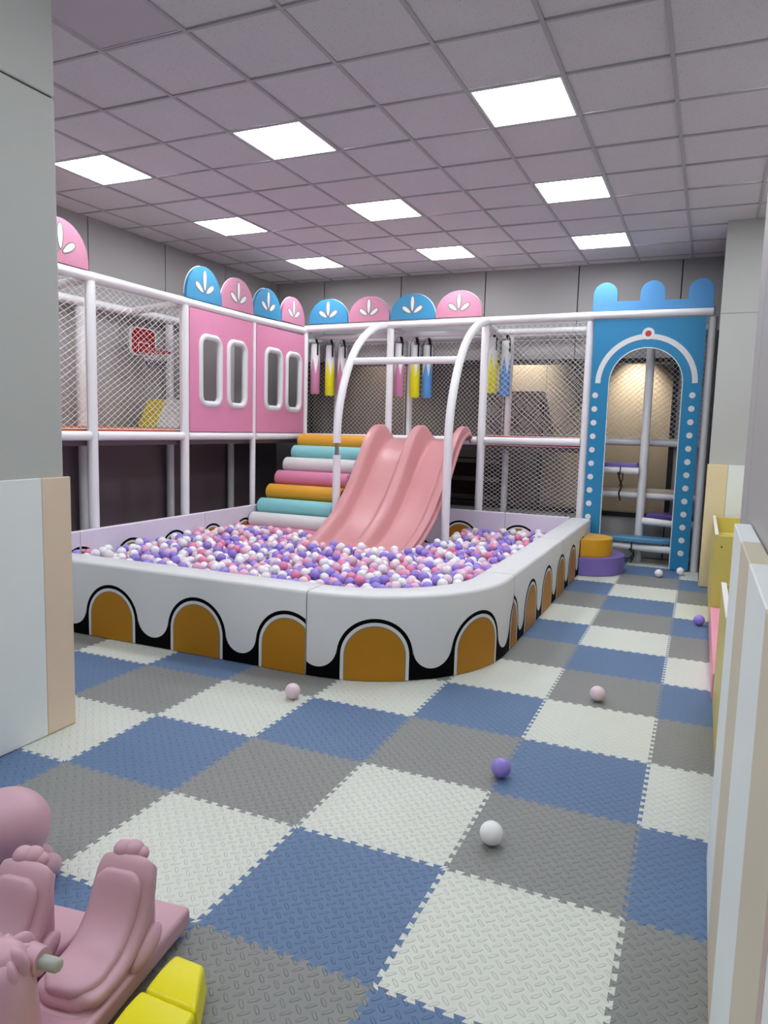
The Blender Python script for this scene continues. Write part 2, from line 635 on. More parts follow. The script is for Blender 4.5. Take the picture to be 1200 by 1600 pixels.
# ------------------------------------------------------------------ walls
WX0, WX1, WZ0, WZ1 = -4.78, 0.40, 0.50, 2.47      # big window in the back wall


def wall_back():
    mb = MB()
    g = 0.007
    xs = [XL - 0.1] + [0.361 - 1.213 * k for k in range(4, -1, -1)] + [2.5]
    for a, b in zip(xs, xs[1:]):
        segs = sorted({a, b, *[c for c in (WX0, WX1) if a < c < b]})
        for s0, s1 in zip(segs, segs[1:]):
            l = s0 + (g if s0 == a else 0)
            r = s1 - (g if s1 == b else 0)
            if s0 >= WX0 - 1e-6 and s1 <= WX1 + 1e-6:
                mb.box(l, r, YB, YB + .02, 0, WZ0, 0)
                mb.box(l, r, YB, YB + .02, WZ1, HC + .05, 0)
            else:
                mb.box(l, r, YB, YB + .02, 0, HC + .05, 0)
    # dark core behind the joints
    mb.box(XL - .1, WX0, YB + .02, YB + .16, 0, HC + .1, 1)
    mb.box(WX1, 2.5, YB + .02, YB + .16, 0, HC + .1, 1)
    mb.box(WX0, WX1, YB + .02, YB + .16, 0, WZ0, 1)
    mb.box(WX0, WX1, YB + .02, YB + .16, WZ1, HC + .1, 1)
    struct('wall_back', mb, ['wall', 'wall_dark'], 'grey panelled back wall with thin dark joints', smooth=0)


wall_back()


def wall_left():
    mb = MB()
    g = 0.007
    ys = [-4.2] + [3.625 - 1.19 * k for k in range(6, 0, -1)] + [3.625, 4.815, 6.005, YB]
    for a, b in zip(ys, ys[1:]):
        mb.box(XL - .02, XL, a + g, b - g, 1.33, HC + .05, 0)
        mb.box(XL - .02, XL + .02, a + g, b - g, 0, 1.33, 2)  # same wall below the deck, its shade put into a darker colour
    mb.box(XL - .16, XL - .02, -4.2, YB + .1, 0, HC + .1, 1)
    struct('wall_left', mb, ['wall', 'wall_dark', 'soffit'], 'grey panelled left wall, lower part painted darker for the shade under the raised deck', smooth=0)


wall_left()
mb = MB()
mb.box(0.90, 0.93, -4.05, 0.866, 0, HC + .03, 0)
mb.box(0.90, 0.93, 0.876, 1.28, 0, HC + .03, 0)
mb.box(0.912, 1.06, -4.05, 1.275, 0, HC + .03, 1)
mb.box(0.93, 1.06, 1.262, 1.28, 0, HC + .03, 0)
struct('wall_right', mb, ['wall', 'wall_dark'], 'grey wall panel at the right edge above the striped pad', smooth=0)
mb = MB()
mb.box(1.7, 1.8, 1.2, YB, 0, HC + .1)
struct('wall_alcove', mb, ['wall'], 'grey wall at the back of the right alcove', smooth=0)
# pillars
mb = MB()
mb.box(0.80, 1.7, 5.77, 6.2, 0, 2.745, 0)
mb.box(0.80, 1.7, 5.77, 6.2, 2.7465, HC + .05, 0)
mb.box(0.81, 1.7, 5.78, YB, 0, HC + .05, 1)
mb.box(0.845, 1.7, 6.2, YB, 0, HC + .04, 1)
struct('wall_pillar', mb, ['pillar', 'wall_dark'], 'pale grey pillar beside the blue castle gate', smooth=0, bevel=.006)
mb = MB()
mb.box(-2.85, -2.107, -.45, .315, 0, 2.984, 0)
mb.box(-2.85, -2.107, -.45, .315, 2.988, HC + .05, 0)
mb.box(-2.84, -2.115, -.44, .307, 0, HC + .04, 1)
struct('wall_column', mb, ['pillar', 'wall_dark'], 'pale grey column at the left edge of the photo', smooth=0, bevel=.012)


mb = MB()
mb.box(.782, .799, 6.02, 7.25, .0, 2.62, 0)  # black strip in the gap between castle post and pillar
struct('trim_4', mb, ['frame_black'], 'black strip on the side of the far right pillar', smooth=0)


def stripe_pad(name, label, axis, stripes, face, thick, z1, cap=None):
    """soft wall pad: rounded board with vertical stripes sewn side by side."""
    mb = MB()
    mats = []
    for a, b, m in stripes:
        if m not in mats:
            mats.append(m)
        if axis == 'y':
            mb.box(min(face, face + thick), max(face, face + thick), a + .0008, b - .0008, 0.003, z1, mats.index(m))
        else:
            mb.box(a + .0008, b - .0008, min(face, face + thick), max(face, face + thick), 0.003, z1, mats.index(m))
    o = mb.build(name, mats, bevel=.004)
    o['kind'] = 'structure'
    o['label'] = label
    return o


stripe_pad('trim_1', 'striped white and beige pad around the foot of the left column', 'y',
           [(-.46, .166, 'pad_white'), (.166, .335, 'pad_beige')], -2.085, -.02, 1.252)
stripe_pad('trim_2', 'striped white, beige and pink pad along the near right wall', 'y',
           [(-4.0, -1.75, 'pad_sand'), (-1.75, -1.30, 'pad_white'), (-1.30, -1.25, 'pad_pinkish'), (-1.25, -.885, 'pad_sand'),
            (-.885, -.39, 'pad_white'), (-.39, .0, 'pad_sand'), (.0, .47, 'pad_white')], .843, .052, 1.235)
stripe_pad('trim_3', 'straw and white striped pad on the far right pillar', 'x',
           [(.785, .975, 'pad_yellowish'), (.975, 1.3, 'pad_white')], 5.70, .065, 1.255)

# ------------------------------------------------------------------ big window and the hall behind it
mb = MB()
fw = 0.055
y0, y1 = YB - .03, YB + .13
mb.box(WX0, WX1, y0, y1, WZ1 - fw, WZ1, 0)
mb.box(WX0, WX1, y0, y1, WZ0, WZ0 + fw, 0)
mb.box(WX0, WX0 + fw, y0, y1, WZ0 + fw, WZ1 - fw, 0)
mb.box(WX1 - fw, WX1, y0, y1, WZ0 + fw, WZ1 - fw, 0)
wf = struct('window_1', mb, ['frame_black'], 'wide black framed window in the back wall looking into the hall', smooth=0)
mb = MB()
mb.box(WX0 + fw, WX1 - fw, YB + .05, YB + .056, WZ0 + fw, WZ1 - fw, 0)
mb.build('window_pane', ['glass'], wf, smooth=0)
YH = 9.5
mb = MB()
mb.box(-1.628, 2.0, YH, YH + .1, 0, 3.4, 0)
mb.box(-2.45, -1.634, YH, YH + .1, 0, 3.4, 0)
mb.box(-7.2, -2.45, YH - .3, YH + .1, 0, 3.4, 1)
mb.box(-1.634, -1.628, YH + .02, YH + .1, 0, 3.4, 2)
mb.box(2.0, 2.1, YB + .2, YH + .1, 0, 3.4, 0)
mb.box(-7.3, -7.2, YB + .2, YH + .1, 0, 3.4, 1)
struct('wall_hall', mb, ['hall_beige', 'hall_dark', 'hall_black'], 'wood and dark walls of the hall seen through the window', smooth=0)
mb = MB()
mb.box(-7.3, 2.1, YB + .16, YH + .1, -.1, 0, 0)
struct('floor_hall', mb, ['hall_floor'], 'dark floor of the hall outside', smooth=0)
mb = MB()
mb.box(-7.3, 2.1, YB + .16, YH + .1, 3.4, 3.5, 0)
struct('ceiling_hall', mb, ['hall_dark'], 'dark ceiling of the hall outside', smooth=0)
hc = thing('hall_cabinet', 'tall dark cabinet against the lit wood wall behind the window', 'cabinet', (-2.0, YH, 0))
mb = MB()
mb.box(-2.44, -1.64, YH - .28, YH - .005, 0.02, 2.17, 0)
mb.build('body', 'hall_black', hc, bevel=.006)
mb = MB()
mb.box(-2.43, -2.045, YH - .305, YH - .282, .1, 2.14, 0)
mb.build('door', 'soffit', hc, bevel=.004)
mb = MB()
mb.box(-2.035, -1.65, YH - .305, YH - .282, .1, 2.14, 0)
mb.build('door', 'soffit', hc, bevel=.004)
hs = thing('hall_shelf', 'low dark shelf unit seen under the slide through the window', 'shelf', (-3.0, 8.4, 0))
mb = MB()
for z in (.02, .5, .78, 1.05):
    mb.box(-3.6, -2.0, 8.2, 8.6, z, z + .04, 0)
mb.build('board', 'hall_shelf', hs, bevel=.003)
mb = MB()
mb.box(-3.64, -3.6, 8.2, 8.6, 0, 1.12, 0)
mb.box(-2.0, -1.96, 8.2, 8.6, 0, 1.12, 0)
mb.box(-3.6, -2.0, 8.6, 8.62, 0, 1.12, 0)
mb.build('side_panel', 'hall_black', hs, bevel=.003)


def hall_spot(x, power, y=8.95, z=3.3, aim=1.75):
    t = thing('hall_downlight', 'hall ceiling spot lamp shining at %s' % ('the gate end of the window' if x > -1 else 'the dark cabinet' if x > -3 else 'the dark wall, added as fill light'), 'ceiling light', (x, y, z))
    mb = MB()
    mb.tube([(x, y, 3.399), (x, y, z)], .05, 16, 0)
    mb.build('housing', 'hall_black', t)
    L = bpy.data.lights.new('lamp', 'SPOT')
    L.energy = power
    L.color = (1, .86, .70)
    L.spot_size = math.radians(75)
    L.spot_blend = 1.0
    L.shadow_soft_size = .04
    o = bpy.data.objects.new('lamp', L)
    C.objects.link(o)
    o.parent = t
    o.location = (0, 0, -.03)
    d = Vector((x, YH, aim)) - Vector((x, y, z))
    o.rotation_euler = d.to_track_quat('-Z', 'Y').to_euler()


hall_spot(-0.25, 210, 9.0, 3.0, 1.8)
hall_spot(-1.95, 170, 9.0, 3.3, 2.45)
hall_spot(-4.3, 100, 8.3, 3.3, 1.4)  # unseen lamp added to brighten the dark left end of the hall

# ------------------------------------------------------------------ play frame: padded pipes
yb = lambda x: 6.58 - 0.0265 * (x - 0.81)
XF = -4.47
ZT, ZTL, ZD = 2.875, 2.82, 1.385
fr = thing('play_frame', 'white padded pipe frame of the two level play structure', 'play frame', (XF, 6.7, 0))
PR = 0.047


def pipe(name, a, b, r=PR, joints=True):
    mb = MB()
    a, b = Vector(a), Vector(b)
    L = (b - a).length
    n = max(2, int(L / .3))
    pts, rs = [], []
    for i in range(n + 1):
        pts.append(a.lerp(b, i / n))
        rs.append(r * (1 + R_.uniform(-.02, .02)))
    mb.tube(pts, rs, 14, 0)
    return mb.build(name, 'pipe', fr)


for y in (1.5, 2.82, 4.13, 5.44):
    pipe('post', (XF, y, .0), (XF, y, ZTL - .04), .048 if y != 5.44 else .036)
for x in (XF, -3.15, -1.85, -.565, .735):
    pipe('post', (x, yb(x), 0), (x, yb(x), ZT - .04))
for ya, yb_ in ((1.5, 2.82), (2.82, 4.13), (4.13, 5.44), (5.44, 6.70)):
    pipe('top_rail', (XF, ya, ZTL), (XF, yb_, ZTL + (.03 if yb_ > 6 else 0)), .046)
    pipe('deck_rail', (XF, ya + .04, ZD), (XF, yb_ - .04, ZD), .045)
for xa, xb in ((XF, -3.15), (-3.15, -1.85), (-1.85, -.565), (-.565, .75)):
    pipe('top_rail', (xa, yb(xa), ZT + .006 * (xa + 4.47)), (xb, yb(xb), ZT + .006 * (xb + 4.47)), .046)
    if xb < 0:
        pipe('deck_rail', (xa + .05, yb(xa), ZD + .01 * (xa + 4.4)), (xb - .05, yb(xb), ZD + .01 * (xb + 4.4)), .045)
# rear posts and rails
for y in (2.0, 3.4, 4.76, 6.0):
    pipe('post', (-5.2, y, 0), (-5.2, y, 2.68), .045)
pipe('top_rail', (-5.2, 1.4, 2.72), (-5.2, 7.2, 2.76), .045)
for y in (1.5, 2.82, 4.13):
    pipe('cross_rail', (XF - .05, y, ZTL - .02), (-5.2, y, 2.74), .04)
pipe('top_rail', (-4.45, 6.98, 2.79), (-.56, 6.98, 2.79), .04)
pipe('top_rail', (-4.9, 7.2, 2.755), (.74, 7.2, 2.80), .04)
for x in (-4.2, -3.06, -1.66, -.5):
    pipe('post', (x, 7.2, 0), (x, 7.2, 2.74), .042)
for x in (-4.42, -3.13, -1.83, -.56):
    pipe('cross_rail', (x, yb(x) + .05, ZT - .03), (x + .04, 7.2, 2.79), .04)
pipe('deck_rail', (-.53, 7.2, 1.44), (.74, 7.2, 1.44), .045)
pipe('post', (.092, 6.95, 0), (.092, 6.95, 2.60), .05)
mb = MB()
mb.box(-5.22, -4.53, 1.45, 7.15, 1.29, 1.345, 0)
mb.box(-4.52, -.62, 6.76, 7.14, 1.29, 1.345, 0)
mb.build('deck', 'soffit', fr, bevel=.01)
mb = MB()
mb.box(-5.2, -4.535, 1.5, 4.1, 1.347, 1.467, 0)
o = mb.build('deck_mat', 'mat_orange', fr, bevel=.015)
o['label'] = 'orange deck mat behind the left net'
mb = MB()
mb.box(-1.8, -.63, 6.74, 7.14, 1.347, 1.475, 0)
o = mb.build('deck_mat', 'mat_red', fr, bevel=.015)
o['label'] = 'red deck mat in the right net bay'
mb = MB()
mb.box(-4.4, -1.85, 6.74, 7.14, 1.347, 1.40, 0)
mb.box(-5.2, -4.535, 4.42, 7.1, 1.347, 1.40, 0)
mb.build('deck_mat', 'pad_white', fr, bevel=.012)

# padded wedge with stripes on the deck
wd = thing('padded_wedge', 'yellow and white striped padded wedge on the left deck below the basketball hoop', 'wedge', (-4.83, 4.27, 1.469))
for xa, xb, m in ((-5.13, -4.872, 'yellow_pad'), (-4.868, -4.555, 'pad_white'), (-4.553, -4.535, 'rol_pink')):
    mb = MB()
    p = [(4.13, 1.469), (4.40, 1.469), (4.40, 1.785), (4.30, 1.785)]
    mb.prism([p], lambda a, b, d: (d, a, b), xa, xb, 0)
    mb.build('stripe_pad', m, wd, bevel=.006)

# ------------------------------------------------------------------ pink wall panels with windows
def pink_panel(ya, yb2, wins, label):
    t = thing('pink_wall_panel', label, 'panel', (XF, (ya + yb2) / 2, 1.43))
    fn = lambda a, b, d: (XF + d, a, b)
    mb = MB()
    holes = [rrect(w0 + .02, w1 - .02, 1.76, 2.47, .07)[::-1] for w0, w1 in wins]
    mb.prism([[(ya, 1.433), (yb2, 1.433), (yb2, 2.772), (ya, 2.772)]] + holes, fn, -.02, .03, 0)
    pan = mb.build('panel', 'vinyl_pink', t, bevel=.006)
    for w0, w1 in wins:
        mb = MB()
        lp = rrect(w0 + .015, w1 - .015, 1.745, 2.49, .10, 8)
        mb.tube([(XF + .015, a, b) for a, b in lp], .038, 12, 0, closed=True)
        mb.build('window_frame', 'vinyl_white', pan)


pink_panel(4.185, 5.40, [(4.36, 4.75), (4.875, 5.255)], 'pink padded wall panel with two rounded windows, nearer the basketball hoop')
pink_panel(5.48, 6.66, [(5.67, 6.07), (6.18, 6.57)], 'pink padded wall panel with two rounded windows, nearer the roller ramp')

# ------------------------------------------------------------------ half-round toppers
def scallop(c0, c1, z0, h, fn, m, label, name='half_round_topper'):
    a0, a1 = c0 + .006, c1 - .006
    cx, rx = (a0 + a1) / 2, (a1 - a0) / 2
    base = fn(cx, z0, 0)
    t = thing(name, label, 'topper', base, 'half-round toppers on the top rails')
    lp = [(a0, z0), (a1, z0)]
    for i in range(0, 25):
        an = PI * i / 24
        lp.append((cx + rx * math.cos(an), z0 + .04 + (h - .04) * math.sin(an)))
    mb = MB()
    mb.prism([lp], fn, -.008, .03, 0)
    pad = mb.build('pad', [m], t, bevel=.008)
    mb = MB()
    mb.tube([fn(a, b, -.008) for a, b in lp[2:]], .006, 6, 0)
    mb.build('piping', 'vinyl_white', pad)
    for ang, L, wd_, off in ((90, .56, .10, .12), (145, .40, .105, .10), (35, .40, .105, .10)):
        mb = MB()
        ca, sa = math.cos(math.radians(ang)), math.sin(math.radians(ang))
        o0 = z0 + h * .20
        for grow, dd, mi in ((.013, .0315, 1), (0, .033, 0)):
            pts = []
            for i in range(24):
                an = 2 * PI * i / 24
                Lh = L * h / 2
                u = math.cos(an) * (Lh + grow)
                v = math.sin(an) * (wd_ * h / 1.5 * (1 + .25 * math.cos(an)) + grow)
                dist = off * h + Lh + u
                pts.append((cx + (ca * dist - sa * v), o0 + (sa * dist + ca * v)))
            mb.flat(pts, fn, dd, mi)
        mb.build('petal', ['vinyl_white', 'vinyl_greyline'], pad, smooth=0)
    return t


fl = lambda a, b, d: (XF + d, a, b)
ZS = ZTL + .048
for (a, b, m, l) in ((1.53, 2.15, 'scal_blue', None), (2.15, 2.79, 'scal_pink', 'pink half-round topper above the left net, next to the grey column'),
                     (4.13, 4.76, 'scal_blue', 'blue half-round topper above the first pink panel, nearest the net'),
                     (4.76, 5.41, 'scal_pink', 'pink half-round topper above the first pink panel, right of a blue one'),
                     (5.41, 6.05, 'scal_blue', 'blue half-round topper above the second pink panel'),
                     (6.05, 6.66, 'scal_pink', 'narrowest looking pink half-round topper, at the inner corner of the rails')):
    if l:
        scallop(a, b, ZS + max(0, .030 * (b - 5.44) / 1.26), .375 - max(0, .030 * (b - 5.44) / 1.26), fl, m, l)
fb = lambda a, b, d: (a, yb(a) - d, b)
for i, (a, b, m, l) in enumerate(((-4.40, -3.78, 'scal_blue', 'blue half-round topper on the back rail above the hanging bags'),
                                  (-3.78, -3.16, 'scal_pink', 'pink half-round topper on the back rail between two blue ones'),
                                  (-3.16, -2.52, 'scal_blue', 'blue half-round topper on the back rail above the slide'),
                                  (-2.52, -1.89, 'scal_pink', 'pink half-round topper on the back rail at its right end'))):
    scallop(a, b, ZT + .060 + .006 * (a + 4.4), .327, fb, m, l)

# ------------------------------------------------------------------ nets
def net(label, fn, a0, a1, b0, b1, ca=.088, cb=.060, r=.0023, sag=.012, seed=1, name='safety_net'):
    rr = random.Random(seed)
    ph = [rr.uniform(0, 6) for _ in range(6)]

    def disp(a, b):
        e = min(a - a0, a1 - a, b - b0, b1 - b)
        k = max(0, min(1, e / .15))
        da = k * .010 * math.sin(7 * a + 5 * b + ph[0]) + k * .006 * math.sin(17 * b + ph[1])
        db = k * .012 * math.sin(6 * a - 4 * b + ph[2]) + k * .006 * math.sin(15 * a + ph[3])
        dd = k * sag * (math.sin(3 * a + ph[4]) + math.sin(4 * b + ph[5]))
        return fn(a + da, b + db, dd)
    mb = MB()
    W, H = (a1 - a0) / ca, (b1 - b0) / cb
    for sgn in (1, -1):
        lo, hi = (-H, W) if sgn == 1 else (0, W + H)
        k = math.ceil(lo)
        while k <= hi:
            # strand u - sgn*v = k in cell units
            if sgn == 1:
                v0, v1 = max(0, -k), min(H, W - k)
            else:
                v0, v1 = max(0, k - W), min(H, k)
            if v1 - v0 > .1:
                n = max(1, int((v1 - v0) / 2.0))
                pts = []
                for i in range(n + 1):
                    v = v0 + (v1 - v0) * i / n
                    u = k + sgn * v
                    pts.append(disp(a0 + u * ca, b0 + v * cb))
                mb.tube(pts, r, 3, 0, caps=False)
            k += 1
    for pa, pb in (((a0, b0), (a1, b0)), ((a1, b0), (a1, b1)), ((a1, b1), (a0, b1)), ((a0, b1), (a0, b0))):
        mb.tube([fn(pa[0] + (pb[0] - pa[0]) * i / 8, pa[1] + (pb[1] - pa[1]) * i / 8, 0) for i in range(9)], r * 1.4, 4, 0)
    o = mb.build(name, 'net', None, fix=False)
    return tag(o, label, 'net')


net('white diamond rope net in the left bay, in front of the basketball hoop', fl, 2.885, 4.065, 1.45, 2.755, seed=2)
net('white diamond rope net in the left bay partly hidden by the grey column', fl, 1.565, 2.755, 1.45, 2.755, seed=3)
fbk = lambda a, b, d: (a, 7.14 + d, b)
net('white rope net behind the hanging bags above the roller ramp', fbk, -4.78, -3.11, 1.42, 2.70, .064, .060, seed=4)
net('white rope net behind the top of the pink slide', fbk, -3.01, -1.71, 1.42, 2.70, .062, .060, seed=5)
net('white rope net at the back of the right bay above the red mat', fbk, -1.61, -.55, 1.50, 2.70, .062, .060, seed=6)
net('white rope net seen through the upper part of the castle arch', fbk, -.44, .78, 1.49, 2.74, .07, .062, seed=7)
net('white rope net in the right bay above the deck rail, beside the castle gate', fb, -1.80, -.615, 1.475, 2.83, .076, .070, seed=8)
net('white rope net in the right bay below the deck rail, behind the ball pit', fb, -1.80, -.615, .50, 1.36, .076, .052, seed=9)

# ------------------------------------------------------------------ basketball hoop
bh = thing('basketball_hoop', 'small red basketball backboard with hoop hanging inside the left net bay', 'basketball hoop', (-5.13, 4.23, 2.3))
f5 = lambda a, b, d: (-5.14 + d, a, b)
mb = MB()
bo = arc(4.36, 2.50, .075, 90, 0, 8) + arc(4.375, 2.325, .06, 0, -90, 6) + arc(4.085, 2.325, .06, 270, 180, 6) + arc(4.10, 2.50, .075, 180, 90, 8)
mb.prism([bo], f5, 0, .022, 0)
brd = mb.build('backboard', 'vinyl_white', bh, bevel=.004)
mb = MB()
sc_ = lambda pts, k: [(4.23 + (a - 4.23) * k, 2.42 + (b - 2.42) * k) for a, b in pts]
mb.flat(sc_(bo, .9), f5, .0235, 0)
for a0, a1, b0, b1 in ((4.14, 4.32, 2.405, 2.415), (4.14, 4.32, 2.29, 2.30), (4.14, 4.15, 2.30, 2.405), (4.31, 4.32, 2.30, 2.405)):
    mb.flat([(a0, b0), (a1, b0), (a1, b1), (a0, b1)], f5, .0247, 1)
for pts in ([(4.20, 2.31), (4.212, 2.31), (4.232, 2.385), (4.222, 2.385)], [(4.222, 2.385), (4.232, 2.385), (4.27, 2.31), (4.258, 2.31)], [(4.212, 2.335), (4.25, 2.335), (4.25, 2.342), (4.212, 2.342)]):
    mb.flat(pts, f5, .0247, 2)
for rad in (.11, .145):
    ar = arc(4.23, 2.36, rad, 15, 165, 16)
    ai = arc(4.23, 2.36, rad - .004, 165, 15, 16)
    mb.flat(ar + ai, f5, .0247, 3)
q = mb.build('face', ['red', 'vinyl_white', 'orange_mark', 'dark'], brd, smooth=0)
q['label'] = 'red face with a white target square'
mb = MB()
HXc = (-4.945, 4.23, 2.305)
mb.tube([(HXc[0] + .155 * math.cos(2 * PI * i / 28), HXc[1] + .155 * math.sin(2 * PI * i / 28), HXc[2]) for i in range(28)], .009, 8, 0, closed=True)
mb.box(-5.12, -5.095, 4.19, 4.27, 2.29, 2.32, 0)
rim = mb.build('rim', 'rim_red', bh)
for part, z0, z1, r0_, r1_, m in (('upper_net', 2.30, 2.21, .150, .115, 'net'), ('lower_net', 2.21, 2.11, .115, .085, 'net_navy')):
    mb = MB()
    for k in range(10):
        for sg in (1, -1):
            pts = []
            for i in range(5):
                t = i / 4
                an = 2 * PI * (k + sg * t * .5 * 2) / 10
                rr = r0_ + (r1_ - r0_) * t
                pts.append((HXc[0] + rr * math.cos(an), HXc[1] + rr * math.sin(an), z0 + (z1 - z0) * t))
            mb.tube(pts, .0032, 4, 0)
    mb.build(part, m, rim)
mb = MB()
mb.tube([(-5.15, 4.12, 2.56), (-5.19, 4.12, 2.72)], .006, 6, 0)
mb.tube([(-5.15, 4.34, 2.56), (-5.19, 4.34, 2.72)], .006, 6, 0)
mb.build('hook', 'strap', brd)

# ------------------------------------------------------------------ punching bags
bag_cache = {}


def bag(x, y, zb, zt, m, label, zrail):
    t = thing('punching_bag', label, 'punching bag', (x, y, zb), 'small hanging punching bags')
    n, teeth, r = 40, 5, .068
    H = zt - zb
    rings = []

    def ring(fz, rr):
        return [(x + rr * math.cos(2 * PI * k / n), y + rr * math.sin(2 * PI * k / n), zb + fz(k)) for k in range(n)]
    per = n // teeth
    tri = lambda k: abs(((k % per) / per) * 2 - 1)
    zz = lambda k: H * (.40 + .32 * tri(k + 2))
    mb = MB()
    R0 = ring(lambda k: 0, r * .80)
    R1 = ring(lambda k: .02, r)
    R2 = ring(zz, r)
    R3 = ring(lambda k: H - .02, r * .93)
    R4 = ring(lambda k: H, r * .72)
    mb.loft([R0, R1, R2], 0, caps=False)
    mb.loft([R2, R3, R4], 1, caps=False)
    mb.add(R0, [tuple(range(n))[::-1]], 2)
    mb.add(R4, [tuple(range(n))], 1)
    mb.build('bag_body', [m, 'bag_white', 'pad_pinkish'], t)
    for k, (dx, dy) in enumerate(((-.05, -.035), (.05, -.035), (.0, .06))):
        mb = MB()
        z_a, z_b = zt - .16, zrail
        ln = math.hypot(dx, dy)
        ux, uy = dx / ln, dy / ln
        cx_, cy_ = x + ux * (r + .002), y + uy * (r + .002)
        tx, ty = -uy * .012, ux * .012
        pts = [(cx_, cy_, z_a), (cx_, cy_, zt), (x + ux * .045, y + uy * .03, z_b - .02), (x + ux * .02, y + uy * .005, z_b + .012)]
        vs = []
        for px, py, pz in pts:
            for s_ in (-1, 1):
                for d_ in (0, .003):
                    vs.append((px + tx * s_ + ux * d_, py + ty * s_ + uy * d_, pz))
        fs = []
        for i in range(len(pts) - 1):
            o_ = i * 4
            fs += [(o_, o_ + 2, o_ + 6, o_ + 4), (o_ + 1, o_ + 5, o_ + 7, o_ + 3), (o_, o_ + 4, o_ + 5, o_ + 1), (o_ + 2, o_ + 3, o_ + 7, o_ + 6)]
        e = (len(pts) - 1) * 4
        fs += [(0, 1, 3, 2), (e, e + 2, e + 3, e + 1)]
        mb.add(vs, fs, 0)
        mb.build('strap', 'strap', t, smooth=0)
    return t


BAGS = [(489, -4.385, 6.87, 1.985, 'bag_pink', 'pink and white punching bag hanging next to the pink wall panel'),
        (513, -4.19, 6.95, 1.965, 'bag_yellow', 'yellow and white punching bag between two pink ones above the roller ramp'),
        (531, -4.02, 7.0, 1.95, 'bag_pink', 'pink and white punching bag left of the curved guard arch, right of a yellow bag'),
        (620, -3.075, 6.83, 1.955, 'bag_pink', 'pink and white punching bag hanging above the slide beside a post'),
        (648, -2.885, 6.92, 1.945, 'bag_yellow', 'yellow and white punching bag hanging above the middle of the slide'),
        (660, -2.745, 7.02, 1.95, 'bag_blue', 'blue and white punching bag half hidden behind the yellow one above the slide'),
        (768, -1.81, 6.88, 2.01, 'bag_yellow', 'yellow and white punching bag inside the right net bay beside a post'),
        (788, -1.655, 6.95, 1.975, 'bag_blue', 'blue and white punching bag inside the right net bay')]
for u, x, y, zb, m, lab in BAGS:
    bag(x, y, zb, zb + .70, m, lab, 2.737)

# ------------------------------------------------------------------ guard arch over the slide
ga = thing('guard_arch', 'pair of curved white pipes with a crossbar arching over the slide', 'guard rail', (-2.5, 5.3, 0))
prof = [(5.30, 0.02), (5.30, .6), (5.30, 1.2), (5.30, 1.5), (5.35, 1.78), (5.46, 2.06), (5.61, 2.31), (5.80, 2.52), (6.05, 2.69), (6.30, 2.80), (6.50, 2.85), (6.60, 2.87)]
for x in (-3.20, -1.83):
    mb = MB()
    pts = [(x, y, z) for y, z in prof]
    cv = catmull(pts, 5)
    if x < -3:
        lo = [p for p in cv if p.z < 1.25]
        hi = [p for p in cv if p.z > 1.31]
        mb.tube(lo, .047, 14, 0)
        mb.tube(hi, .047, 14, 0)
        mb.tube([(x, 5.30, 1.2), (x, 5.30, 1.36)], .024, 12, 1)
    else:
        mb.tube(cv, .047, 14, 0)
    mb.build('curved_pipe', ['pipe', 'metal'], ga)
mb = MB()
mb.tube([(-3.17, 5.64, 2.315), (-1.86, 5.64, 2.315)], .042, 14, 0)
mb.build('crossbar', 'pipe', ga)

